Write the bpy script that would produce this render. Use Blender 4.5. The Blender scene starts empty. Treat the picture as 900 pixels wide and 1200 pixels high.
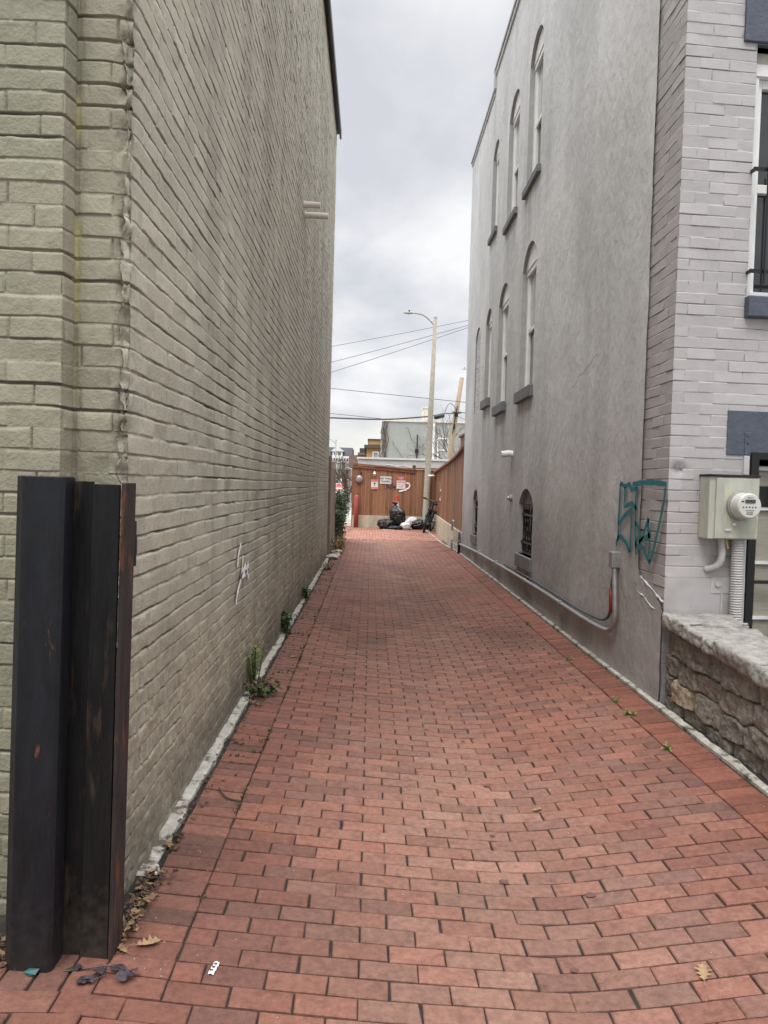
import bpy, bmesh, math, random
import numpy as np
from mathutils import Vector, Matrix, Euler
from mathutils.geometry import delaunay_2d_cdt

random.seed(7)
rng = np.random.default_rng(11)
scene = bpy.context.scene
COL = scene.collection
R = math.radians
UP = Vector((0, 0, 1))

# ------------------------------------------------------------------ noise
def _h(ix, iy, s):
    n = (ix.astype(np.int64) * 374761393 + iy.astype(np.int64) * 668265263 + s * 974634777) & 0xFFFFFFFF
    n = ((n ^ (n >> 13)) * 1274126177) & 0xFFFFFFFF
    n = (n ^ (n >> 16)) & 0xFFFFFFFF
    return n / 4294967295.0

def vn(x, y, s=0):
    x = np.asarray(x, float); y = np.asarray(y, float)
    ix = np.floor(x); iy = np.floor(y)
    fx = x - ix; fy = y - iy
    fx = fx * fx * (3 - 2 * fx); fy = fy * fy * (3 - 2 * fy)
    a = _h(ix, iy, s); b = _h(ix + 1, iy, s); c = _h(ix, iy + 1, s); d = _h(ix + 1, iy + 1, s)
    return (a * (1 - fx) + b * fx) * (1 - fy) + (c * (1 - fx) + d * fx) * fy

def fbm(x, y, s=0, o=4):
    t = 0; a = .5; n = 0
    for k in range(o):
        t = t + a * vn(x * 2 ** k, y * 2 ** k, s + k * 17); n += a; a *= .5
    return t / n

def sst(a, b, x):
    t = np.clip((x - a) / (b - a), 0, 1)
    return t * t * (3 - 2 * t)

# ------------------------------------------------------------------ objects
def tag(o, label=None, cat=None, group=None, kind=None):
    if label: o['label'] = label
    if cat: o['category'] = cat
    if group: o['group'] = group
    if kind: o['kind'] = kind
    return o

def empty(name, label, cat, loc=(0, 0, 0), rz=0, group=None):
    o = bpy.data.objects.new(name, None)
    o.empty_display_size = .1
    COL.objects.link(o)
    o.location = loc; o.rotation_euler = (0, 0, rz)
    return tag(o, label, cat, group)

class MB:
    def __init__(s): s.v = []; s.f = []
    def add(s, vs, fs):
        n = len(s.v); s.v += [tuple(p) for p in vs]; s.f += [tuple(i + n for i in f) for f in fs]
    def box(s, x0, x1, y0, y1, z0, z1, M=None):
        vs = [Vector(p) for p in ((x0,y0,z0),(x1,y0,z0),(x1,y1,z0),(x0,y1,z0),(x0,y0,z1),(x1,y0,z1),(x1,y1,z1),(x0,y1,z1))]
        if M is not None: vs = [M @ v for v in vs]
        s.add(vs, [(0,3,2,1),(4,5,6,7),(0,1,5,4),(1,2,6,5),(2,3,7,6),(3,0,4,7)])
    def tube(s, pts, r, n=10, cap=True):
        pts = [Vector(p) for p in pts]
        rs = r if isinstance(r, (list, tuple)) else [r] * len(pts)
        t0 = (pts[1] - pts[0]).normalized()
        a = t0.orthogonal().normalized()
        base = len(s.v)
        for i, p in enumerate(pts):
            if i == 0: t = t0
            elif i == len(pts) - 1: t = (pts[i] - pts[i-1]).normalized()
            else: t = ((pts[i+1] - pts[i]).normalized() + (pts[i] - pts[i-1]).normalized()).normalized()
            a = (a - t * a.dot(t))
            a = a.normalized() if a.length > 1e-6 else t.orthogonal().normalized()
            b = t.cross(a)
            for k in range(n):
                an = 2 * math.pi * k / n
                s.v.append(tuple(p + (a * math.cos(an) + b * math.sin(an)) * rs[i]))
        for i in range(len(pts) - 1):
            for k in range(n):
                k2 = (k + 1) % n
                s.f.append((base+i*n+k, base+i*n+k2, base+(i+1)*n+k2, base+(i+1)*n+k))
        if cap:
            s.f.append(tuple(base + k for k in range(n))[::-1])
            s.f.append(tuple(base + (len(pts)-1)*n + k for k in range(n)))
    def prism(s, poly, z0, z1, M=None):
        n = len(poly)
        vs = [Vector((x, y, z0)) for x, y in poly] + [Vector((x, y, z1)) for x, y in poly]
        if M is not None: vs = [M @ v for v in vs]
        s.add(vs, [tuple(range(n))[::-1], tuple(range(n, 2*n))] + [(i, (i+1) % n, n+(i+1) % n, n+i) for i in range(n)])
    def ribbon(s, pts, w, nrm):
        # flat painted stroke lying on a wall whose normal is nrm
        pts = [Vector(p) for p in pts]; nrm = Vector(nrm)
        vs = []
        for i, p in enumerate(pts):
            t = (pts[min(i+1, len(pts)-1)] - pts[max(i-1, 0)]).normalized()
            b = nrm.cross(t).normalized() * w * .5 * (.8 + .4 * random.random())
            vs += [p + b, p - b]
        s.add(vs, [(2*i, 2*i+1, 2*i+3, 2*i+2) for i in range(len(pts)-1)])

def build(name, mb, mat, parent=None, bevel=0, smooth=False, segs=2):
    me = bpy.data.meshes.new(name)
    me.from_pydata(mb.v, [], mb.f)
    me.validate()
    bm = bmesh.new(); bm.from_mesh(me); bmesh.ops.recalc_face_normals(bm, faces=bm.faces); bm.to_mesh(me); bm.free()
    me.materials.append(mat)
    o = bpy.data.objects.new(name, me); COL.objects.link(o)
    if parent: o.parent = parent
    if smooth:
        for p in me.polygons: p.use_smooth = True
    if bevel:
        m = o.modifiers.new('bevel', 'BEVEL'); m.width = bevel; m.segments = segs; m.limit_method = 'ANGLE'
    return o

def np_mesh(name, V, F, mat, parent=None, tint=None, smooth=True):
    """V (n,3) array, F (m,3 or 4) int array, tint (n,3)"""
    me = bpy.data.meshes.new(name)
    k = F.shape[1]; m = len(F)
    me.vertices.add(len(V)); me.vertices.foreach_set('co', V.astype(np.float32).ravel())
    me.loops.add(m * k); me.loops.foreach_set('vertex_index', F.astype(np.int32).ravel())
    me.polygons.add(m)
    me.polygons.foreach_set('loop_start', np.arange(0, m * k, k, dtype=np.int32))
    me.polygons.foreach_set('loop_total', np.full(m, k, dtype=np.int32))
    me.polygons.foreach_set('use_smooth', np.full(m, smooth, dtype=bool))
    me.update(calc_edges=True)
    if tint is not None:
        at = me.color_attributes.new('tint', 'FLOAT_COLOR', 'POINT')
        c = np.ones((len(V), 4), np.float32); c[:, :3] = tint
        at.data.foreach_set('color', c.ravel())
    me.materials.append(mat)
    o = bpy.data.objects.new(name, me); COL.objects.link(o)
    if parent: o.parent = parent
    return o

def smooth_path(pts, k=3):
    pts = [Vector(p) for p in pts]
    for _ in range(k):
        q = [pts[0]]
        for a, b in zip(pts[:-1], pts[1:]): q += [a * .75 + b * .25, a * .25 + b * .75]
        q.append(pts[-1]); pts = q
    return pts

# ------------------------------------------------------------------ materials
MATS = {}
def mat(name, c1, c2=None, scale=8, rough=.8, bump=.3, bscale=60, bdist=.004, tint=False, metal=0, spec=.5,
        stretch=(1, 1, 1), c3=None, scale3=2, thr3=(.55, .7), detail=6, rvar=.1):
    if name in MATS: return MATS[name]
    m = bpy.data.materials.new(name); m.use_nodes = True
    nt = m.node_tree; N = nt.nodes; L = nt.links
    b = N['Principled BSDF']
    b.inputs['Roughness'].default_value = rough; b.inputs['Metallic'].default_value = metal
    b.inputs['Specular IOR Level'].default_value = spec
    tc = N.new('ShaderNodeTexCoord'); mp = N.new('ShaderNodeMapping'); mp.inputs['Scale'].default_value = stretch
    L.new(tc.outputs['Object'], mp.inputs['Vector'])
    c2 = c2 or tuple(x * .75 for x in c1)
    nz = N.new('ShaderNodeTexNoise'); nz.inputs['Scale'].default_value = scale; nz.inputs['Detail'].default_value = detail
    nz.inputs['Roughness'].default_value = .65
    L.new(mp.outputs[0], nz.inputs['Vector'])
    rp = N.new('ShaderNodeValToRGB')
    rp.color_ramp.elements[0].position = .35; rp.color_ramp.elements[1].position = .65
    rp.color_ramp.elements[0].color = (*c2, 1); rp.color_ramp.elements[1].color = (*c1, 1)
    L.new(nz.outputs['Fac'], rp.inputs[0])
    out = rp.outputs[0]
    if c3:
        n3 = N.new('ShaderNodeTexNoise'); n3.inputs['Scale'].default_value = scale3; n3.inputs['Detail'].default_value = 8
        n3.inputs['Roughness'].default_value = .7
        L.new(mp.outputs[0], n3.inputs['Vector'])
        mr = N.new('ShaderNodeMapRange'); mr.inputs['From Min'].default_value = thr3[0]; mr.inputs['From Max'].default_value = thr3[1]
        L.new(n3.outputs['Fac'], mr.inputs['Value'])
        mx = N.new('ShaderNodeMix'); mx.data_type = 'RGBA'
        L.new(mr.outputs[0], mx.inputs['Factor']); L.new(out, mx.inputs['A']); mx.inputs['B'].default_value = (*c3, 1)
        out = mx.outputs['Result']
    if tint:
        at = N.new('ShaderNodeAttribute'); at.attribute_name = 'tint'
        mm = N.new('ShaderNodeMix'); mm.data_type = 'RGBA'; mm.blend_type = 'MULTIPLY'; mm.inputs['Factor'].default_value = 1
        L.new(out, mm.inputs['A']); L.new(at.outputs['Color'], mm.inputs['B']); out = mm.outputs['Result']
    L.new(out, b.inputs['Base Color'])
    if bump:
        nb = N.new('ShaderNodeTexNoise'); nb.inputs['Scale'].default_value = bscale; nb.inputs['Detail'].default_value = 6
        nb.inputs['Roughness'].default_value = .6
        L.new(mp.outputs[0], nb.inputs['Vector'])
        bp = N.new('ShaderNodeBump'); bp.inputs['Strength'].default_value = bump; bp.inputs['Distance'].default_value = bdist
        L.new(nb.outputs['Fac'], bp.inputs['Height']); L.new(bp.outputs[0], b.inputs['Normal'])
        if rvar:
            r2 = N.new('ShaderNodeMapRange'); r2.inputs['To Min'].default_value = max(0, rough - rvar); r2.inputs['To Max'].default_value = min(1, rough + rvar)
            L.new(nb.outputs['Fac'], r2.inputs['Value']); L.new(r2.outputs[0], b.inputs['Roughness'])
    MATS[name] = m
    return m

M_lbrick = mat('painted brick taupe', (.47, .445, .36), (.40, .375, .30), 3, .7, .9, 75, .005, tint=True)
M_stucco = mat('grey stucco', (.635, .635, .635), (.545, .545, .54), 1.3, .85, .7, 11, .02, tint=True, stretch=(1, 1, .7), c3=(.69, .69, .69), scale3=4, thr3=(.48, .75), detail=10)
M_rbrick = mat('painted brick grey', (.47, .445, .445), (.42, .40, .40), 6, .6, .35, 60, .003, tint=True)
M_paver = mat('clay paver', (1.08, 1.08, 1.08), (.70, .68, .67), 38, .78, 1.0, 110, .004, tint=True, c3=(.55, .47, .45), scale3=11, thr3=(.54, .70), detail=9)
M_bed = mat('joint sand', (.034, .026, .020), (.014, .012, .010), 40, .95, .6, 90, .004, c3=(.045, .045, .022), scale3=5)
M_conc = mat('worn concrete', (.60, .58, .52), (.30, .28, .24), 16, .9, .8, 60, .006, c3=(.62, .60, .55), scale3=6)
M_kerb = mat('chalky kerb mortar', (.54, .52, .46), (.34, .31, .26), 20, .9, .8, 70, .005, c3=(.10, .085, .06), scale3=7, thr3=(.52, .60))
M_ground = mat('asphalt ground', (.16, .155, .15), (.11, .11, .105), 3, .9, .5, 60, .005)
M_pale = mat('pale pavement', (.48, .45, .40), (.38, .35, .31), 2, .9, .4, 40, .005)
M_steel = mat('black painted steel', (.012, .0135, .018), (.006, .0065, .008), 5, .5, .7, 22, .004, stretch=(3, 3, .7), c3=(.17, .06, .03), scale3=9, thr3=(.64, .72), rvar=.22, spec=.3)
M_steelb = mat('black steel worn', (.010, .0095, .0095), (.003, .003, .003), 5, .6, .6, 25, .004, stretch=(4, 4, .6), c3=(.085, .052, .032), scale3=3.0, thr3=(.54, .72), spec=.25)
M_rust = mat('rusty red steel edge', (.045, .033, .031), (.022, .018, .018), 6, .75, .6, 40, .003, stretch=(3, 3, .7), c3=(.20, .065, .03), scale3=5, thr3=(.56, .72), spec=.25)
M_blue = mat('slate blue paint', (.085, .10, .135), (.065, .078, .105), 10, .55, .8, 30, .006)
M_sill = mat('grey painted sill', (.19, .19, .20), (.13, .13, .14), 12, .7, .6, 40, .004)
M_white = mat('white painted frame', (.84, .84, .82), (.76, .76, .74), 8, .5, .15, 60, .001)
M_offwhite = mat('cream trim', (.74, .70, .62), (.62, .58, .5), 8, .6, .2, 60, .002)
M_glass = mat('window glass', (.035, .04, .045), (.02, .022, .025), 2, .06, 0, spec=.8)
M_blind = mat('window blind', (.42, .39, .33), (.34, .31, .25), 5, .5, .2, 30, .002, stretch=(1, 1, 12))
M_black = mat('black iron', (.008, .008, .009), (.004, .004, .005), 20, .4, .2, 60, .001)
M_wood = mat('stained fence wood', (.31, .145, .07), (.20, .088, .042), 5, .7, .6, 30, .004, tint=True, stretch=(6, 6, .5))
M_wrail = mat('fence rail wood', (.27, .115, .06), (.18, .075, .04), 5, .7, .5, 30, .004)
M_gwood = mat('weathered grey wood', (.33, .27, .215), (.20, .16, .125), 5, .9, .8, 30, .006, tint=True, stretch=(6, 6, .4))
M_cream = mat('cream cast concrete', (.58, .52, .40), (.40, .35, .26), 4, .9, .6, 30, .006, stretch=(1, 1, .35), c3=(.30, .26, .19), scale3=3, thr3=(.55, .8))
M_stone = mat('rubble stone', (1, 1, 1), (.55, .53, .5), 22, .9, 1.0, 45, .012, tint=True, c3=(.5, .46, .4), scale3=10)
M_cope = mat('coping stone', (.36, .345, .31), (.22, .21, .19), 12, .9, 1.0, 45, .010, c3=(.17, .155, .135), scale3=14, thr3=(.54, .66))
M_galv = mat('galvanised steel', (.42, .42, .41), (.30, .30, .29), 14, .45, .2, 50, .001, metal=.6)
M_mbox = mat('chalky meter box paint', (.46, .47, .40), (.36, .37, .31), 5, .55, .3, 40, .002, c3=(.56, .53, .36), scale3=3, stretch=(3, 3, .8))
M_mwhite = mat('meter plastic', (.62, .61, .57), (.55, .54, .5), 5, .25, 0)
M_lcd = mat('meter display', (.10, .12, .10), (.08, .10, .08), 5, .3, 0)
M_ink = mat('black ink', (.01, .01, .01), None, 5, .5, 0)
M_pvc = mat('grey plastic conduit', (.50, .49, .48), (.42, .41, .40), 10, .5, .15, 40, .001)
M_redtape = mat('red tape', (.35, .035, .03), None, 8, .5, .2)
for m_ in (M_steelb, M_steel):      # road dust on the lower part of the steel
    nt_ = m_.node_tree; b_ = nt_.nodes['Principled BSDF']; src = b_.inputs['Base Color'].links[0].from_socket
    tc_ = nt_.nodes.new('ShaderNodeTexCoord'); sx_ = nt_.nodes.new('ShaderNodeSeparateXYZ'); nt_.links.new(tc_.outputs['Object'], sx_.inputs[0])
    nn = nt_.nodes.new('ShaderNodeTexNoise'); nn.inputs['Scale'].default_value = 30; nn.inputs['Detail'].default_value = 8; nt_.links.new(tc_.outputs['Object'], nn.inputs['Vector'])
    ma = nt_.nodes.new('ShaderNodeMath'); ma.operation = 'MULTIPLY_ADD'; nt_.links.new(nn.outputs['Fac'], ma.inputs[0]); ma.inputs[1].default_value = .55; nt_.links.new(sx_.outputs['Z'], ma.inputs[2])
    mr_ = nt_.nodes.new('ShaderNodeMapRange'); nt_.links.new(ma.outputs[0], mr_.inputs['Value']); mr_.inputs['From Min'].default_value = .60; mr_.inputs['From Max'].default_value = .25; mr_.inputs['To Max'].default_value = .55 if m_ is M_steelb else .25
    mx_ = nt_.nodes.new('ShaderNodeMix'); mx_.data_type = 'RGBA'; nt_.links.new(mr_.outputs[0], mx_.inputs['Factor']); nt_.links.new(src, mx_.inputs['A']); mx_.inputs['B'].default_value = (.085, .068, .052, 1)
    nt_.links.new(mx_.outputs['Result'], b_.inputs['Base Color'])
M_teal = mat('teal spray paint', (.015, .13, .15), (.02, .18, .20), 60, .7, .3, 60, .002)
M_wspray = mat('white spray paint', (.92, .92, .90), (.85, .85, .82), 60, .8, .3, 60, .002)
M_pspray = mat('grey purple spray paint', (.16, .09, .09), (.12, .07, .07), 60, .8, .3, 60, .002)
M_signw = mat('sign white', (.78, .78, .76), (.72, .72, .7), 6, .4, 0)
M_signr = mat('sign red', (.55, .03, .035), (.5, .025, .03), 6, .4, 0)
M_signp = mat('sign faded red', (.70, .26, .24), (.62, .2, .18), 6, .5, 0)
M_bollard = mat('faded red bollard paint', (.40, .085, .075), (.30, .06, .055), 5, .6, .4, 30, .003, c3=(.5, .25, .22), scale3=4)
M_bag = mat('black plastic bag', (.008, .008, .010), (.005, .005, .006), 4, .25, .8, 9, .03, rvar=.05, spec=.6)
M_wbag = mat('white plastic bag', (.72, .72, .70), (.6, .6, .6), 4, .35, .8, 12, .03, rvar=.05)
M_cone = mat('red orange plastic', (.58, .07, .035), (.5, .05, .03), 5, .5, .1)
M_rubber = mat('black rubber', (.015, .015, .016), (.01, .01, .01), 8, .6, .2, 60, .002)
M_bikeb = mat('black bike paint', (.012, .014, .016), None, 5, .3, 0)
M_biket = mat('teal bike paint', (.10, .42, .42), None, 5, .3, 0)
M_pole = mat('concrete lamp pole', (.40, .37, .30), (.30, .275, .22), 10, .85, .4, 60, .003, c3=(.5, .47, .4), scale3=20)
M_metalg = mat('grey cast metal', (.40, .41, .41), (.3, .31, .31), 5, .5, .1)
M_upole = mat('utility pole wood', (.42, .335, .24), (.30, .23, .16), 6, .9, .5, 20, .006, stretch=(6, 6, .4))
M_wire = mat('wire insulation', (.09, .09, .10), None, 4, .6, 0)
M_green = mat('sage painted brick', (.36, .375, .355), (.31, .325, .305), 2, .9, .4, 20, .01, c3=(.36, .38, .36), scale3=1)
M_tan = mat('tan brick', (.50, .33, .15), (.40, .25, .11), 4, .9, .3, 20, .01)
M_brown = mat('brown cornice', (.12, .09, .07), None, 4, .8, .2)
M_bhouse = mat('brown brick', (.27, .19, .165), (.19, .13, .11), 2, .9, .3, 20, .01)
M_slate = mat('dark slate roof', (.065, .065, .07), (.045, .045, .05), 4, .8, .3, 20, .01)
M_wwall = mat('white rendered garage', (.66, .65, .63), (.55, .54, .52), 2, .8, .3, 20, .005, stretch=(1, 1, .4))
M_roof = mat('flat roof felt', (.10, .10, .10), None, 4, .9, .3)
M_flash = mat('dark metal flashing', (.03, .03, .032), None, 5, .5, .1)
M_copw = mat('white coping metal', (.55, .55, .54), (.42, .42, .41), 5, .6, .2)
M_bark = mat('bark', (.14, .105, .08), (.08, .06, .045), 10, .95, .8, 30, .01)
M_leafd = mat('dark glossy leaf', (.035, .07, .022), (.018, .038, .014), 14, .45, 0, tint=False)
M_leafm = mat('mid green leaf', (.09, .14, .035), (.05, .085, .02), 14, .6, 0)
M_leafy = mat('yellow green leaf', (.30, .34, .09), (.17, .22, .05), 14, .6, 0)
M_dry = mat('dry brown leaf', (.36, .23, .12), (.18, .11, .06), 30, .8, .3, 60, .002)
M_dryd = mat('dark dead leaf', (.12, .075, .045), (.06, .04, .025), 30, .8, .3, 60, .002)
M_straw = mat('dry grass', (.42, .30, .14), (.24, .17, .08), 20, .9, 0)
M_purple = mat('wilted purple leaf', (.045, .030, .042), (.03, .022, .025), 20, .5, 0)
M_soil = mat('soil', (.075, .052, .036), (.035, .026, .02), 30, .95, 1, 60, .01)
M_moss = mat('moss', (.055, .075, .02), (.03, .04, .015), 40, .95, 0)
M_rock = mat('pale rock', (.50, .46, .40), (.35, .32, .27), 10, .9, .8, 30, .01)

# ------------------------------------------------------------------ ground form
XV = .62
def zg(x, y):
    x = np.asarray(x, float); y = np.asarray(y, float)
    l = .10 * (np.clip(XV - x, 0, 1.45) / 1.42) ** 1.35
    r = .135 * np.clip(x - XV, 0, 1.45)
    r = np.where(r < .04, r * r / .08 + 0 * r, r - .02)
    base = l + r
    t = sst(15.5, 22, y)
    z = base * (1 - t) + .035 * t
    return z + .006 * (vn(x * 1.3, y * 1.1, 5) - .5) * (1 - t)
def zgf(x, y): return float(zg(x, y))

def grid_obj(name, xs, ys, zf, m, parent=None, tint=None):
    X, Y = np.meshgrid(xs, ys, indexing='ij')
    V = np.stack([X, Y, zf(X, Y)], -1).reshape(-1, 3)
    nx, ny = len(xs), len(ys)
    i, j = np.meshgrid(np.arange(nx - 1), np.arange(ny - 1), indexing='ij')
    a = (i * ny + j).ravel()
    F = np.stack([a, a + ny, a + ny + 1, a + 1], -1)
    return np_mesh(name, V, F, m, parent, tint)

tag(grid_obj('ground', np.linspace(-300, 300, 7), np.linspace(-200, 400, 7), lambda x, y: 0 * x - .06, M_ground), kind='structure')
tag(grid_obj('paving_bed', np.arange(-3.4, 3.41, .08), np.concatenate([np.arange(.4, 28.4, .08)]),
             lambda x, y: zg(x, y) - .0115 + .004 * fbm(x * 9, y * 9, 3, 3), M_bed), kind='structure')
tag(grid_obj('pavement', np.linspace(-20, 14, 18), np.linspace(28.3, 52, 12), lambda x, y: 0 * x + .02, M_pale), kind='structure')

# ------------------------------------------------------------------ clay pavers, one sheet
def pavers():
    P = []   # cx, cy, hx, hy, ang, tone
    ml, mw = .1928, .0928
    def jit(): return random.gauss(0, .0012)
    # soldier borders
    y = 2.222
    while y < 21.4:
        P.append((-.6755 + jit(), y + jit(), .0965, .0432, random.gauss(0, .006), 0))
        P.append((1.838 + jit(), y + .03 + jit(), .0960, .0434, random.gauss(0, .004), 2))
        y += mw
    # field of running bond, long side across the alley
    k = 0; y = .7332
    while y < 21.45:
        x0 = -.5765 if y > 2.14 else -.5765 - 12 * ml
        x1 = 1.7371 if y > 2.14 else 1.7371 + 8 * ml
        off = (k % 2) * ml / 2
        skew = .012 * (vn(y * .4, 3.3, 9) - .5)
        x = x0 - off
        while x < x1 - .01:
            a = max(x, x0); b = min(x + ml, x1)
            if b - a > .05:
                wob = .004 * (float(vn(a * .9, y * .35, 21)) - .5) * 2
                P.append(((a + b) / 2 + jit(), y + skew * (a - .6) + wob + jit() * .8, (b - a) / 2 - .0031, mw / 2 - .0041, random.gauss(0, .004), 1))
            x += ml
        k += 1; y += mw
    # turned pavers in front of the steel guard
    x = -.822; 
    while x > -2.4:
        P.append((x + jit(), 2.268 + jit(), .0435, .0925, random.gauss(0, .01), 0))
        x -= .096
    # crossing at the far end, laid the other way
    x = -3.3; k = 0
    while x < 2.75:
        y = 21.5 - (k % 2) * .1037 + .1037
        while y < 28.2:
            P.append((x, y + ml / 2, mw / 2 - .0025, ml / 2 - .0035, random.gauss(0, .004), 3))
            y += ml
        x += mw; k += 1
    A = np.array(P); n = len(A)
    r1, r2, r3 = rng.random(n), rng.random(n), rng.random(n)
    V = np.zeros((n, 12, 3))
    ring = [(-1, -1), (1, -1), (1, 1), (-1, 1)]
    cz = zg(A[:, 0], A[:, 1]) + rng.normal(0, .0011, n)
    tx, ty = rng.normal(0, .006, n), rng.normal(0, .010, n)
    e = .02
    sx = (zg(A[:, 0] + e, A[:, 1]) - zg(A[:, 0] - e, A[:, 1])) / (2 * e) + tx
    sy = (zg(A[:, 0], A[:, 1] + e) - zg(A[:, 0], A[:, 1] - e)) / (2 * e) + ty
    ca, sa = np.cos(A[:, 4]), np.sin(A[:, 4])
    for q, (a, b) in enumerate(ring):
        jx, jy = rng.normal(0, .0013, n), rng.normal(0, .0011, n)
        for lay, (ins, dz) in enumerate([(.0, -.03), (.0, -.0035), (.0035, .0)]):
            lx = a * (A[:, 2] - ins) + jx; ly = b * (A[:, 3] - ins) + jy
            x = lx * ca - ly * sa; y = lx * sa + ly * ca
            V[:, lay * 4 + q, 0] = A[:, 0] + x; V[:, lay * 4 + q, 1] = A[:, 1] + y
            V[:, lay * 4 + q, 2] = cz + dz + sx * x + sy * y
    F = []
    for q in range(4):
        p = (q + 1) % 4
        F.append((q, p, 4 + p, 4 + q)); F.append((4 + q, 4 + p, 8 + p, 8 + q))
    F.append((8, 9, 10, 11))
    F = (np.array(F)[None] + (np.arange(n) * 12)[:, None, None]).reshape(-1, 4)
    red = np.array([.252, .100, .067]); dark = np.array([.150, .076, .060]); pale = np.array([.325, .185, .135]); hot = np.array([.245, .088, .056])
    big = fbm(A[:, 0] * .9 + 4, A[:, 1] * .5, 8, 3)
    c = red[None] * np.ones((n, 1))
    c = c + (dark - c) * (sst(.40, .95, r1) * .62 + .3 * sst(.5, .75, big))[:, None].clip(0, 1)
    wear = np.exp(-((A[:, 0] - .45) / .55) ** 2) * .5 + .25 * sst(.4, .6, fbm(A[:, 0] * 2, A[:, 1] * 1.0, 30, 2))
    c = c + (pale - c) * (wear * (.5 + .6 * r2))[:, None].clip(0, 1)
    is2 = A[:, 5] == 2; c[is2] = hot * (.8 + .3 * r2[is2])[:, None]
    is3 = A[:, 5] == 3; c[is3] = np.array([.37, .175, .122]) * (.85 + .25 * r2[is3])[:, None]  # lighter tint stands in for the crossing being less shaded
    c *= (.86 + .28 * r3)[:, None] * (1 - .24 * sst(.52, .68, fbm(A[:, 0] * 1.4, A[:, 1] * .8, 62, 3)))[:, None] * (1 - .22 * (np.exp(-((A[:, 0] + .70) / .14) ** 2) * vn(A[:, 1] * 1.5, A[:, 0], 3)))[:, None]

    T = np.repeat(c, 12, 0)
    o = np_mesh('alley_path', V.reshape(-1, 3), F, M_paver, None, T, smooth=False)
    tag(o, kind='structure')
pavers()

# concrete edge strips
def kerb(name, xa, xb, y0, y1, zz, seed, broken):
    ys = np.arange(y0, y1, .02); prof = [(0, -.04), (0, .85), (.3, 1), (.82, .97), (.97, .7), (1, -.04)]
    V = []
    for y in ys:
        w = float(fbm(y * 6, 1.5, seed, 3)); w2 = float(vn(y * 1.7, 4, seed + 3))
        gap = 1 if (not broken or w2 > .30) else -.6
        hh = zz * gap * (.6 + .8 * w)
        for (t, h) in prof:
            x = xa + (xb - xa) * t + (0 if t == 0 else (w - .5) * .035 * (1 if t > .5 else .4))
            V.append((x, y, zgf(x, y) + (h * hh if h > 0 else -.03)))
    n = len(prof); m = len(ys)
    F = [(i*n+k, i*n+k+1, (i+1)*n+k+1, (i+1)*n+k) for i in range(m-1) for k in range(n-1)]
    o = np_mesh(name, np.array(V), np.array(F), M_kerb, smooth=False)
    tag(o, kind='structure')
kerb('kerb_strip', -.86, -.795, 2.84, 15.3, .012, 40, True)
kerb('kerb_strip', 1.950, 2.0, 1.6, 16.4, .010, 50, False)
kerb('kerb_strip', 1.955, 2.0, 16.4, 27.4, .015, 60, False)

# ------------------------------------------------------------------ brick height sheets
def brick_field(u, z, L, ch, seed, joint=.010, depth=.008, hdr=6, soft=.006, wav=.006, bed=.15):
    """overhanging lower arris on every brick, mortar sloping back to the brick below, thin head joints"""
    uu = u + .0045 * (vn(u * 16, z * 16, seed + 2) - .5)
    c = np.floor(z / ch + 1e-6)
    ish = (np.mod(c, hdr) == 2) if hdr else np.zeros_like(c, bool)
    LL = np.where(ish, L / 2, L)
    off = np.where(ish, L * .25, np.mod(c, 2) * L / 2) + (_h(c, c * 0 + 3, seed) - .5) * .03
    b = np.floor((uu + off) / LL)
    fu = (uu + off) - b * LL; fz = np.clip(z / ch - c, 0, 1)
    du = np.minimum(fu, LL - fu)
    bb = bed * (.6 + .8 * vn(u * 9, c * 3.7, seed + 5))
    m = sst(1 - bb * .9, 1 - bb * .45, fz)
    m = np.maximum(m, sst(.012, .0, fz))
    var = .30 + 1.3 * sst(.3, .75, fbm(u * 2.6, z * 9, seed + 6, 3))
    vj = (1 - sst(joint * .2, joint * .2 + soft, du)) * (.4 + .8 * sst(.35, .7, vn(b * 3.1 + .5, c * 2.3 + .5, seed + 11)))
    s = 1 - np.maximum(m * np.clip(var, 0, 1.3), vj)
    r = _h(b + 5000, c, seed + 7); r2 = _h(b + 5000, c, seed + 8)
    h = -depth * (m * var) - depth * .8 * vj * (1 - m) + (1 - m) * (.0045 * (r - .5) + (r2 - .5) * .008 * (fz - .5))
    return h, np.clip(s, 0, 1), r, fz

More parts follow.
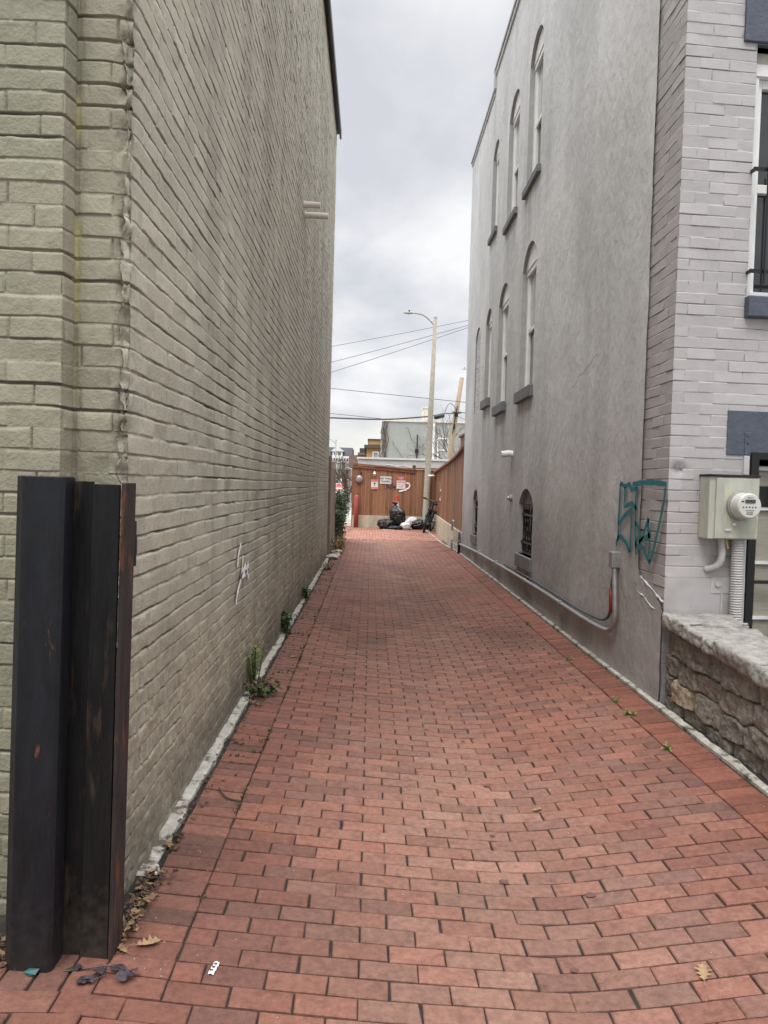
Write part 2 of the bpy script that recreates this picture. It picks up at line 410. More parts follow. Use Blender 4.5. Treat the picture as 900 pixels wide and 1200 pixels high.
def sheet(name, path, us, zs, fn, m, parent, holes=()):
    """path: plan polyline [(x,y)..] with outward side on the right; us: positions along it; fn(u,z)->disp, tint"""
    P = np.array(path, float); seg = np.diff(P, axis=0); ln = np.hypot(seg[:, 0], seg[:, 1]); cum = np.concatenate([[0], np.cumsum(ln)])
    nr = np.stack([seg[:, 1], -seg[:, 0]], 1) / ln[:, None]
    us = np.unique(np.round(np.concatenate([us, cum]), 5)); us = us[(us >= -1e-6) & (us <= cum[-1] + 1e-6)]
    k = np.clip(np.searchsorted(cum, us, 'right') - 1, 0, len(ln) - 1)
    t = (us - cum[k]) / ln[k]
    xy = P[k] + seg[k] * t[:, None]
    N = nr[k].copy()
    for ci in range(1, len(cum) - 1):
        w = .012
        nm = nr[ci - 1] + nr[ci]
        i = np.argmin(abs(us - cum[ci])); N[i] = nm / (1 + nr[ci-1] @ nr[ci])
    U, Z = np.meshgrid(us, zs, indexing='ij')
    d, T, dz = fn(U, Z)
    V = np.zeros(U.shape + (3,))
    V[..., 0] = xy[:, 0][:, None] + N[:, 0][:, None] * d
    V[..., 1] = xy[:, 1][:, None] + N[:, 1][:, None] * d
    V[..., 2] = Z + dz
    nz = len(zs)
    i, j = np.meshgrid(np.arange(len(us) - 1), np.arange(nz - 1), indexing='ij')
    a = (i * nz + j).ravel()
    F = np.stack([a, a + nz, a + nz + 1, a + 1], -1)
    if holes:
        uc = ((us[i] + us[i + 1]) / 2).ravel(); zc = ((zs[j] + zs[j + 1]) / 2).ravel()
        keep = np.ones(len(F), bool)
        for (u0, u1, z0, z1) in holes: keep &= ~((uc > u0) & (uc < u1) & (zc > z0) & (zc < z1))
        F = F[keep]
    return np_mesh(name, V.reshape(-1, 3), F, m, parent, T.reshape(-1, 3))

def course_rows(z0, z1, ch, extra=()):
    fr = np.array([.0, .016, .06, .25, .5, .74, .84, .90, .95, .988])
    c = np.arange(math.floor(z0 / ch), math.ceil(z1 / ch) + 1)
    z = (c[:, None] + fr[None]).ravel() * ch
    z = z[(z > z0) & (z < z1)]
    return np.unique(np.round(np.concatenate([[z0], z, [z1], np.array(extra, float)]), 5))

# =================================================================== LEFT BUILDING
LX = -.85; LYF = 2.65; LYE = 15.2; LZ = 8.5
left = empty('brick_building', 'tall taupe painted brick building whose long side wall lines the left of the alley', 'building', (LX, LYF, 0))
CH = .0735
PATHL = [(-4.2, 2.57), (-1.045, 2.57), (-1.03, LYF), (LX, LYF), (LX, LYE), (-1.3, LYE)]
cumL = [0]
for a, b in zip(PATHL[:-1], PATHL[1:]): cumL.append(cumL[-1] + math.hypot(b[0]-a[0], b[1]-a[1]))
UC = cumL[3]   # alley corner
def left_fn(U, Z):
    h, s, r, fz = brick_field(U - UC + 40, Z, .192, CH, 3, joint=.006, depth=.0082, hdr=2, soft=.004, bed=.16)
    joint_shade = sst(.5, .9, 1 - s) * sst(.50, .62, fbm(U * 3.5, Z * 14, 81, 3)) * (U > -9)
    side = U > UC
    # lumpy old paint
    h = h + .0055 * (fbm(U * 34, Z * 34, 90, 3) - .5) + .008 * (fbm(U * 1.5, Z * 1.5, 70, 3) - .5)
    # some deep raked out joints on the side wall
    deep = side * (1 - s) * sst(.50, .64, fbm(U * 1.3, Z * 5, 71, 2)) * .011
    h = h - deep
    # rough parge low down on the side wall
    low = side * sst(1.15, .75, Z + .5 * (fbm(U * 1.0, Z * 2, 33, 3) - .5))
    hp = .014 * (fbm(U * 9, Z * 14, 61, 4) - .5) + .010 * (fbm(U * 40, Z * 40, 62, 2) - .5)
    h = h * (1 - low * .6) + hp * low
    # spalled arris at the alley corner
    dc = np.abs(U - UC)
    chip = sst(.42, .62, fbm(U * 0 + Z * 7.5, U * 0 + 1.5, 15, 3)) * (.6 + .4 * vn(Z * 40, U * 40, 18))
    wdt = .018 + .05 * vn(Z * 9, Z * 0 + .5, 19)
    h = h - (.008 + .022 * chip) * np.exp(-(dc / wdt) ** 2) * np.where(Z > 1.0, 1, .5) + (.034 * (fbm(U * 34, Z * 30, 24, 4) - .55) - .014 * sst(.5, .7, fbm(U * 20, Z * 13, 25, 2))) * np.exp(-(dc / .045) ** 2)
    spall_shade = np.exp(-(dc / .04) ** 2) * sst(.55, .40, fbm(U * 34, Z * 30, 24, 4)) * .45  # recess shadow of the corner chips, painted through the tint
    # gap where the pilaster meets the corner strip
    h = h - .006 * np.exp(-(np.abs(U - cumL[2]) / .008) ** 2)
    # colour
    v = .93 + .14 * r
    T = np.ones(U.shape + (3,)) * v[..., None]
    front = U < UC
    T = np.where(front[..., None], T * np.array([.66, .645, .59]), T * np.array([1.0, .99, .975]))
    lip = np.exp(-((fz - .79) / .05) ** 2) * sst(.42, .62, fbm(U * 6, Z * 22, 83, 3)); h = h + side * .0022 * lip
    T *= (1 + .22 * lip * side)[..., None]  # bright glints on the brick lips painted into the tint
    jd = (1 - s) * .06 + deep * 22 + joint_shade * .42  # shadow lines of undercut and deep joints painted into the tint
    T *= (1 - np.clip(jd, 0, .75))[..., None]
    # grime below, contact shade painted in towards the foot, paler crumbs
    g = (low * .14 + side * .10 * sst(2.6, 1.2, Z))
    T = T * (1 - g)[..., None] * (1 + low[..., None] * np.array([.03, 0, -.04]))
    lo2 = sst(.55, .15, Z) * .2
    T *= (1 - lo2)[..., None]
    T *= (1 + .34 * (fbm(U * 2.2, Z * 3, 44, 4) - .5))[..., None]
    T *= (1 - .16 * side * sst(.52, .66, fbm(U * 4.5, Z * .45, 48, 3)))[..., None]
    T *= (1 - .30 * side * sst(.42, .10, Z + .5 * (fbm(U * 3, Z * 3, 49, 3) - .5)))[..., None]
    T *= (1 + .25 * side * (vn(U * 55, Z * 70, 52) > .93))[..., None]
    T *= (1 + .35 * (vn(U * 60, Z * 45, 45) - .5) * low)[..., None]
    # patches of bare buff mortar by the seam
    m = np.exp(-(np.abs(U - cumL[2]) / .012) ** 2) * sst(.45, .6, fbm(Z * 5, Z * 0, 12, 3)) * sst(1.6, 2.2, Z)
    T = T * (1 - m[..., None]) + m[..., None] * np.array([1.05, .98, .62])
    T *= (1 - spall_shade)[..., None]
    # mildew tint on front
    mg = front * sst(.55, .7, fbm(U * 3, Z * 3, 88, 3)) * .12
    T *= 1 - mg[..., None] * np.array([1, .6, .9])
    dz = .009 * (vn(U * 1.1, Z * .5, 3) - .5) * 2 + .0032 * (fbm(U * 11, Z * 12, 4, 3) - .5) * 2
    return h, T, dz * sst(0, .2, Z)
u1 = np.concatenate([np.arange(0, cumL[1] - .75, .03), np.arange(cumL[1] - .75, UC - .06, .0055), np.arange(UC - .06, UC + .06, .003), np.arange(UC + .06, UC + .25, .0055)])
yy = [UC + .25]
while yy[-1] < cumL[4]:
    Yw = yy[-1] - UC + LYF
    yy.append(yy[-1] + min(.024, max(.006, .0009 * Yw * Yw)))
usL = np.concatenate([u1, np.array(yy), np.arange(cumL[4], cumL[5], .05)])
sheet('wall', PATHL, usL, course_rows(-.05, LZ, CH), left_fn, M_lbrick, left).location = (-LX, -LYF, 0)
def place(o, px=LX, py=LYF):
    o.location = (-px, -py, 0); return o
mb = MB(); mb.box(-4.2, -1.3, 14.9, 15.19, 0, LZ - .02); mb.box(-4.3, -4.2, 2.6, 15.2, 0, LZ - .02)
place(build('rear_wall', mb, M_lbrick, left)); 
mb = MB(); mb.box(-4.2, -.89, 2.7, 15.15, LZ - .25, LZ - .04)
place(build('roof', mb, M_roof, left))
mb = MB()
mb.box(-.88, -.765, 2.5, 15.3, LZ - .005, LZ + .055); mb.box(-.80, -.765, 2.5, 15.3, LZ - .10, LZ - .006)
place(build('roof_flashing', mb, M_flash, left, .004))
for (y, z, l) in ((8.78, 4.76, .19), (8.95, 4.70, .27)):
    mb = MB(); mb.tube([(-.87, y, z), (LX + l * .5, y, z), (LX + l, y, z - .004)], .036, 14)
    mb.tube([(-.87, y, z), (LX + .012, y, z)], .045, 14)
    place(build('vent_pipe', mb, M_offwhite, left, smooth=False))
def wall_pts(lst): return lst
mb = MB()
SCR = [[(4.952, 1.192), (4.921, 1.167), (4.89, 1.143), (4.859, 1.119), (4.854, 1.096), (4.849, 1.074), (4.844, 1.051)], [(5.042, 1.108), (5.038, 1.079), (5.033, 1.049), (5.029, 1.02), (5.004, 0.995), (4.981, 0.97), (4.957, 0.946), (4.92, 0.923), (4.884, 0.901), (4.849, 0.879), (4.838, 0.858), (4.828, 0.837), (4.818, 0.817)], [(5.032, 0.992), (5.071, 1.006), (5.111, 1.02), (5.152, 1.034), (5.155, 1.01), (5.158, 0.986), (5.161, 0.962), (5.192, 0.987), (5.224, 1.012), (5.256, 1.038), (5.27, 1.0), (5.284, 0.962), (5.298, 0.924)], [(4.954, 0.973), (5.061, 0.974), (5.174, 0.975), (5.291, 0.976)]]
for st in SCR: mb.ribbon([(LX + .014, y, z) for y, z in st], .036, (1, 0, 0))
place(build('graffiti', mb, M_wspray, left))
# rusty hinge pin stub on the corner
mb = MB(); mb.box(LX - .01, LX + .028, 2.66, 2.70, 1.33, 1.40); mb.tube([(LX + .02, 2.68, 1.29), (LX + .02, 2.68, 1.45)], .011, 8)
place(build('hinge_stub', mb, M_rust, left, .003))

# =================================================================== RIGHT BUILDING
RX = 2.0; RYC = 5.08; RYE = 16.35
right = empty('row_house', 'tall grey rendered house with arched side windows, right of the alley', 'house', (RX, RYC, 0))
def pr(o): o.location = (-RX, -RYC, 0); return o
WIN = []  # y0,y1,z0,zs,zt, kind
WIN += [(9.52, 10.34, 5.60, 7.22, 7.48, 'u'), (11.02, 11.86, 5.62, 7.20, 7.46, 'u'), (12.80, 13.44, 5.95, 7.30, 7.50, 'u')]
WIN += [(9.52, 10.40, 2.90, 4.52, 4.80, 'm'), (11.42, 12.30, 2.90, 4.50, 4.76, 'm'), (13.02, 13.68, 3.14, 4.50, 4.72, 'm'), (14.34, 14.98, 3.02, 4.45, 4.66, 'b')]
WIN += [(9.26, 10.12, .74, 1.40, 1.60, 'g'), (14.02, 14.70, .70, 1.36, 1.56, 'g')]
def arch(y0, y1, z0, zs, zt, n=10):
    w = (y1 - y0) / 2; r = zt - zs; Rr = (w * w + r * r) / (2 * r); cz = zt - Rr; cy = (y0 + y1) / 2
    a = math.asin(w / Rr)
    pts = [(y0, z0), (y1, z0)]
    for k in range(n + 1):
        t = a - 2 * a * k / n
        pts.append((cy + Rr * math.sin(t), cz + Rr * math.cos(t)))
    return pts
def sdx(y, z):
    return .012 * (fbm(np.asarray(y) * 1.2, np.asarray(z) * 1.2, 55, 3) - .5) + .004 * (fbm(np.asarray(y) * 7, np.asarray(z) * 5, 56, 2) - .5)
SXW = 1.985
# outline with ragged edge against the brick corner strip, parapet step at the top
out = [(RYE, -.05), (RYE, 8.46), (13.35, 8.46), (13.35, 8.78), (5.56, 8.78)]
z = 8.5
while z > 1.02:
    out.append((5.55 + .012 * float(vn(z * 9, 2, 4)) , z)); z -= .06
for (y, z) in ((5.52, .99), (5.44, .965), (5.34, .93), (5.24, .90), (5.14, .86), (5.10, .84), (5.062, .80)): out.append((y, z))
z = .76
while z > 0: out.append((5.06 + .02 * float(vn(z * 17, 5, 6)), z)); z -= .04
out.append((5.075, -.05))
coords = [Vector(p) for p in out]; edges = [(i, (i + 1) % len(out)) for i in range(len(out))]
holes = []
for w in WIN:
    if w[5] == 'b': pass
    p = arch(*w[:5]); n0 = len(coords); coords += [Vector(q) for q in p]
    edges += [(n0 + i, n0 + (i + 1) % len(p)) for i in range(len(p))]; holes.append(p)
def inside(p, poly):
    c = False; n = len(poly); x, y = p
    for i in range(n):
        x1, y1 = poly[i]; x2, y2 = poly[(i + 1) % n]
        if (y1 > y) != (y2 > y) and x < (x2 - x1) * (y - y1) / (y2 - y1) + x1: c = not c
    return c
y = 5.2
while y < RYE - .05:
    z = .03
    while z < 8.74:
        q = (y + random.uniform(-.012, .012), z + random.uniform(-.012, .012))
        coords.append(Vector(q)); z += .085
    y += .085
vc, _, fc, _, _, _ = delaunay_2d_cdt(coords, edges, [], 0, 1e-5)
VC = np.array([tuple(v) for v in vc]); FC = []
for f in fc:
    c = VC[list(f)].mean(0)
    if not inside(c, out): continue
    if any(w[0] < c[0] < w[1] and w[2] < c[1] < w[4] and inside(c, h) for w, h in zip(WIN, holes)): continue
    FC.append(f)
FC = np.array(FC)
yv, zv = VC[:, 0], VC[:, 1]
V = np.stack([SXW + sdx(yv, zv), yv, zv], -1)
T = np.ones((len(V), 3))
gl = .5 + .62 * sst(-.2, 4.6, zv)
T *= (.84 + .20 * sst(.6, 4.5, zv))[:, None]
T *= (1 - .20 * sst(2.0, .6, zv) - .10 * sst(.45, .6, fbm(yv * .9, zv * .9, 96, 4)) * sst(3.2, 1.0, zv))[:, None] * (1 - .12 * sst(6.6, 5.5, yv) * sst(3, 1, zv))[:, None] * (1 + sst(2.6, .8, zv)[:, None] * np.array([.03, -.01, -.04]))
T *= (1 + .35 * (fbm(yv * 1.1, zv * .7, 77, 4) - .5))[:, None]
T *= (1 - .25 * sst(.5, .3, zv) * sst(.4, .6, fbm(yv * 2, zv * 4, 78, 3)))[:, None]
T *= (1 - .22 * np.exp(-((yv - 10.7) / .09) ** 2) * sst(.8, 2.0, zv) * (zv < 2.06))[:, None]
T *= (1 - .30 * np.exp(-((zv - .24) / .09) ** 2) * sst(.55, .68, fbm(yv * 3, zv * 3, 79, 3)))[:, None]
for w_ in WIN:      # water streaks under the sills
    k1 = fbm(yv * 22, zv * .8, int(w_[0] * 9), 2)
    T *= (1 - .20 * sst(.42, .62, k1) * sst(w_[0] - .12, w_[0], yv) * sst(w_[1] + .12, w_[1], yv) * sst(w_[2] - 1.5, w_[2] - .1, zv) * (zv < w_[2]))[:, None]
T *= (1 - .10 * sst(.5, .62, fbm(yv * 2.6, zv * .35, 84, 4)))[:, None]
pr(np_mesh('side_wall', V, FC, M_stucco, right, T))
mb = MB(); rr0 = random.Random(31)
for (y, z, dy, dz) in ((7.6, 2.62, -.75, .08), (5.9, .95, -.3, -.2)):
    pts = [(y, z)]
    for i in range(14): pts.append((pts[-1][0] + dy / 14 + rr0.gauss(0, .018), pts[-1][1] + dz / 14 + rr0.gauss(0, .014)))
    mb.ribbon([(SXW + float(sdx(a, b)) - .003, a, b) for a, b in pts], .006, (-1, 0, 0))
    pr(build('wall_crack', mb, mat('crack shadow', (.26, .25, .24), None, 5, .9, 0), right)); mb = MB()

RD = .12
# brick front with the corner return
AF = R(5.4); CF, SF = math.cos(AF), math.sin(AF)
PATHR = [(2.0, 5.62), (2.0, RYC), (2.0 + 4.6 * CF, RYC + 4.6 * SF)]
PATHR = [(2.0, 5.62), (2.0, RYC), (2.0 + 4.6 * CF, RYC + 4.6 * SF)]
UCR = .54
HW = (UCR + .50, UCR + 1.45, 2.93, 4.60); HD = (UCR + .575, UCR + 1.50, -.9, 1.89)
CHR = .0735
def right_fn(U, Z):
    h, s, r, fz = brick_field(U - UCR + 20, Z, .205, CHR, 13, joint=.005, depth=.0024, hdr=0, soft=.0024, bed=.08)
    h = h + .0016 * (fbm(U * 40, Z * 40, 91, 3) - .5) + .003 * (fbm(U * 2, Z * 2, 72, 2) - .5)
    low = (U > UCR) * sst(1.12, 1.02, Z)
    h = h * (1 - low) + low * (.012 * (fbm(U * 7, Z * 6, 63, 3) - .5) + .002)
    dc = np.abs(U - UCR)
    h = h - .012 * np.exp(-(dc / .03) ** 2) * sst(.62, .74, fbm(Z * 3.3, Z * 0, 16, 2)) * sst(2.0, 1.7, Z)
    # broken patch near the corner
    p = np.exp(-((U - UCR - .07) / .05) ** 2 - ((Z - 1.755) / .035) ** 2)
    h = h - .022 * p * (.5 + vn(U * 60, Z * 60, 3))
    T = np.ones(U.shape + (3,)) * (.96 + .08 * r)[..., None]
    T *= (1 - .55 * (1 - s) * sst(.42, .6, vn(U * 5, Z * 30, 14)))[..., None]
    T *= (1 - .45 * np.exp(-((U - UCR) / .05) ** 2) * sst(.82, .70, Z))[..., None]
    side = U < UCR
    T = np.where(side[..., None], T * np.array([1.04, 1.035, 1.02]) * (.88 + .1 * sst(.5, 4, Z))[..., None], T)
    T = np.where((~side)[..., None], T * (1 - .05 * sst(2, 1, Z))[..., None], T)
    T *= (1 - .35 * p)[..., None]
    T *= (1 + .12 * (fbm(U * 2.5, Z * 2.5, 46, 3) - .5))[..., None]
    return h, T, .003 * (fbm(U * 5, Z * 5, 47, 2) - .5)
usR = np.unique(np.round(np.concatenate([np.arange(0, UCR + 1.0, .007), np.arange(UCR + 1.0, UCR + 4.6, .03), HW[:2], HD[:2]]), 5))
pr(sheet('brick_front', PATHR, usR, course_rows(-.9, 8.78, CHR, (HW[2], HW[3], HD[3])), right_fn, M_rbrick, right, (HW, HD)))
mb = MB(); mb.box(2.25, 6.5, 5.75, 16.3, 8.3, 8.44); 
pr(build('roof', mb, M_roof, right))
mb = MB(); mb.box(2.02, 6.6, 16.2, RYE - .01, -.05, 8.42); mb.box(6.5, 6.6, 5.6, 16.2, -.05, 8.4)
mb.box(2.14, 6.4, 5.35 , 5.45, -1, 0); 
pr(build('rear_wall', mb, M_rbrick, right))
mb = MB()
mb.box(1.945, 2.2, 13.30, 13.42, 8.47, 8.80); mb.box(1.94, 2.2, 5.0, 13.43, 8.785, 8.84); mb.box(1.945, 2.2, 13.44, 16.4, 8.465, 8.515)
mb.box(1.965, 1.985, 13.43, 16.4, 8.40, 8.46); mb.box(1.96, 1.984, 5.5, 13.3, 8.70, 8.78)
pr(build('parapet_coping', mb, M_copw, right, .004))
# dark interior backing
M_int = mat('dark interior', (.03, .028, .026), None, 3, .9, 0)
mb = MB(); mb.box(2.32, 2.34, 5.7, 16.1, .2, 8.2)
pr(build('inner_wall', mb, M_int, right))

def reveal(w, parent):
    h = arch(*w[:5]); dep = RD if w[5] != 'b' else .03; V = []; F = []; n = len(h)
    for (y, z) in h: V += [(SXW + float(sdx(y, z)), y, z), (SXW + dep, y, z)]
    for i in range(n): j = (i + 1) % n; F.append((2*i, 2*j, 2*j + 1, 2*i + 1))
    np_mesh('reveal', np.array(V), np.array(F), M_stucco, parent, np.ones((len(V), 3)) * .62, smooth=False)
M_skyglass = mat('glass with painted reflection', (.50, .52, .52), (.42, .44, .45), 2, .12, 0, spec=.7)  # pale base colour stands in for sky reflected in the upper panes
def side_window(w):
    y0, y1, z0, zs, zt, k = w
    x = SXW + RD
    if k == 'b':     # bricked-up opening
        p = arch(y0, y1, z0, zs, zt)
        us = np.arange(y0 + .001, y1, .02); zs_ = course_rows(z0, zt, CH)
        U, Z = np.meshgrid(us, zs_, indexing='ij')
        h, s, r, fz = brick_field(U, Z, .215, CH, 8, depth=.016, hdr=0, joint=.014)
        V = np.stack([2.004 - h * 1.2, U, Z], -1).reshape(-1, 3); nz = len(zs_)
        i, j = np.meshgrid(np.arange(len(us)-1), np.arange(nz-1), indexing='ij'); a = (i * nz + j).ravel()
        F = np.stack([a, a + nz, a + nz + 1, a + 1], -1)
        T = np.ones((len(V), 3)) * (.9 + .15 * (r - .5) - .3 * (1 - s)).reshape(-1, 1)
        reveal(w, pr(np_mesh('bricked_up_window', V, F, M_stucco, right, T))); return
    mb = MB(); f = .095 if k != 'g' else .055; xo = x - .055
    mb.box(xo, x + .03, y0 + .004, y0 + f, z0, zs); mb.box(xo, x + .03, y1 - f, y1 - .004, z0, zs)
    # head: board with segmental infill
    mb.box(xo - .01, x + .03, y0 + .004, y1 - .004, zs - .07, zs)
    p = arch(y0 + .006, y1 - .006, zs + .001, zs + .002, zt - .006)
    n = len(p)
    mb.add([(x - .075, a, b) for a, b in p] + [(x + .03, a, b) for a, b in p], [tuple(range(n)), tuple(range(n, 2*n))[::-1]] + [(i, n+i, n+(i+1) % n, (i+1) % n) for i in range(n)])
    zm = (z0 + zs) / 2
    mb.box(xo + .015, x + .02, y0 + f + .001, y1 - f - .001, zm - .025, zm + .025)
    mb.box(xo + .005, x + .02, y0 + f + .001, y1 - f - .001, z0 + .001, z0 + .05)
    if k != 'g':
        mb.box(xo + .02, x + .02, y0 + f + .001, y0 + f + .035, z0 + .051, zs - .071); mb.box(xo + .02, x + .02, y1 - f - .035, y1 - f - .001, z0 + .051, zs - .071)
    fo = pr(build('window', mb, M_white if k != 'g' else M_sill, right, .004))
    mb = MB()
    mb.box(x - .005, x + .001, y0 + f + .036, y1 - f - .036, z0 + .052, zm - .026)
    o = build('pane', mb, M_glass, fo)
    mb = MB(); mb.box(x - .02, x - .014, y0 + f + .036, y1 - f - .036, zm + .026, zs - .072)
    o = build('pane', mb, M_glass if k == 'g' else M_skyglass, fo); reveal(w, fo)
    if k != 'g':
        mb = MB(); mb.box(x + .012, x + .016, y0 + f, y1 - f, z0 + .3, zs - .05)
        build('blind', mb, M_blind, fo)
    mb = MB()
    if k == 'u': mb.box(SXW - .05, SXW + RD, y0 - .07, y1 + .07, z0 - .10, z0)
    elif k == 'm': mb.box(SXW - .06, SXW + RD, y0 - .06, y1 + .06, z0 - .15, z0)
    else: mb.box(SXW - .035, SXW + RD, y0 - .03, y1 + .03, z0 - .17, z0)
    build('sill', mb, M_sill, fo, .01)
    if k == 'g':
        mb = MB(); xb = SXW + .05
        nb = 5
        for i in range(nb):
            y = y0 + .1 + (y1 - y0 - .2) * i / (nb - 1)
            mb.tube([(xb, y, z0 + .04), (xb, y, zs - .03)], .009, 8)
        for z in (z0 + .16, zs - .14): mb.box(xb - .012, xb + .012, y0 + .01, y1 - .01, z - .013, z + .013)
        for i in range(nb - 1):
            y = y0 + .1 + (y1 - y0 - .2) * (i + .5) / (nb - 1); zc = (z0 + zs) / 2
            mb.tube([(xb, y + .07 * math.sin(a), zc + .13 * math.cos(a)) for a in [q * math.pi / 8 for q in range(17)]], .006, 6, False)
        build('security_bars', mb, M_black, fo)
for w in WIN: side_window(w)

# front window, lintels and door live in the front's own frame
FR = Matrix.Translation((2.0, RYC, 0)) @ Matrix.Rotation(AF, 4, 'Z')   # x along front, -y outwards
def fbox(mb, u0, u1, o0, o1, z0, z1): mb.box(u0, u1, -o1, -o0, z0, z1, FR)
mb = MB(); fbox(mb, .40, 1.56, -.05, .022, 4.604, 4.93)
pr(build('lintel', mb, M_blue, right, .006))
mb = MB(); fbox(mb, .40, 1.60, -.05, .008, 1.865, 2.165)
pr(build('lintel', mb, M_blue, right, .003))
mb = MB()
fbox(mb, .502, .56, -.16, -.06, 2.935, 4.42); fbox(mb, 1.39, 1.448, -.16, -.06, 2.935, 4.42); fbox(mb, .502, 1.448, -.17, -.05, 4.42, 4.50)
fbox(mb, .56, .60, -.15, -.09, 2.99, 4.419); fbox(mb, 1.35, 1.389, -.15, -.09, 2.99, 4.419)
fbox(mb, .601, 1.349, -.15, -.09, 3.66, 3.72); fbox(mb, .56, 1.39, -.15, -.08, 2.935, 2.989); fbox(mb, .601, 1.349, -.15, -.09, 4.36, 4.419)
wf = pr(build('window', mb, M_white, right, .004))
mb = MB(); fbox(mb, .60, 1.35, -.135, -.125, 2.99, 4.36); build('pane', mb, M_glass, wf)
mb = MB(); fbox(mb, .50, 1.45, -.17, -.10, 4.501, 4.60); build('head_trim', mb, M_offwhite, wf)
mb = MB(); fbox(mb, .485, 1.47, -.17, .055, 2.79, 2.93); build('sill', mb, M_blue, wf, .008)
mb = MB()
for z in (3.09, 3.76):
    fbox(mb, .48, 1.47, .045, .058, z - .012, z + .012)
    for u in (.485, 1.445): fbox(mb, u, u + .016, -.02, .045, z - .01, z + .01)
for i in range(8):
    u = .575 + i * .11; mb.tube([FR @ Vector((u, -.066, 3.0)), FR @ Vector((u, -.066, 3.86))], .007, 8)
build('security_bars', mb, M_black, wf)
# glazed door behind a black iron gate
mb = MB(); fbox(mb, .66, 1.45, -.13, -.09, -.9, 1.80)
dr = pr(build('door', mb, M_offwhite, right, .003))
mb = MB()
zz = [-.5, -.02, .36, .745, 1.13, 1.505, 1.78]
for a, b in zip(zz[:-1], zz[1:]):
    for u in (.70, .92, 1.14): fbox(mb, u, u + .19, -.089, -.083, a + .014, b - .014)
build('pane', mb, M_blind, dr)
for z in zz:
    mb = MB(); fbox(mb, .67, 1.42, -.083, -.062, z - .011, z + .011); build('glazing_bar', mb, M_white, dr)
mb = MB(); fbox(mb, .66, 1.45, -.06, -.055, 1.52, 1.66); build('blind', mb, M_black, dr)
mb = MB()
fbox(mb, .577, .632, -.055, .02, -.9, 1.888); fbox(mb, 1.44, 1.498, -.055, .02, -.9, 1.888); fbox(mb, .633, 1.439, -.05, .012, 1.84, 1.888); fbox(mb, .633, 1.439, -.05, .012, .45, .62)
fbox(mb, .633, 1.439, -.02, .0, .99, 1.012)
for i in range(7): fbox(mb, .80 + i * .11 - .011, .80 + i * .11 + .011, -.025, .003, -.85, 1.839)
gt = tag(build('iron_gate', mb, M_black, None, .002), 'black iron security gate over a glazed door behind the stone wall', 'gate')
mb = MB(); fbox(mb, 1.36, 1.42, .012, .03, .84, .98); mb.tube([FR @ Vector((1.39, -.03, .93)), FR @ Vector((1.39, -.07, .93)), FR @ Vector((1.31, -.07, .93))], .008, 8)
build('handle', mb, M_black, gt)
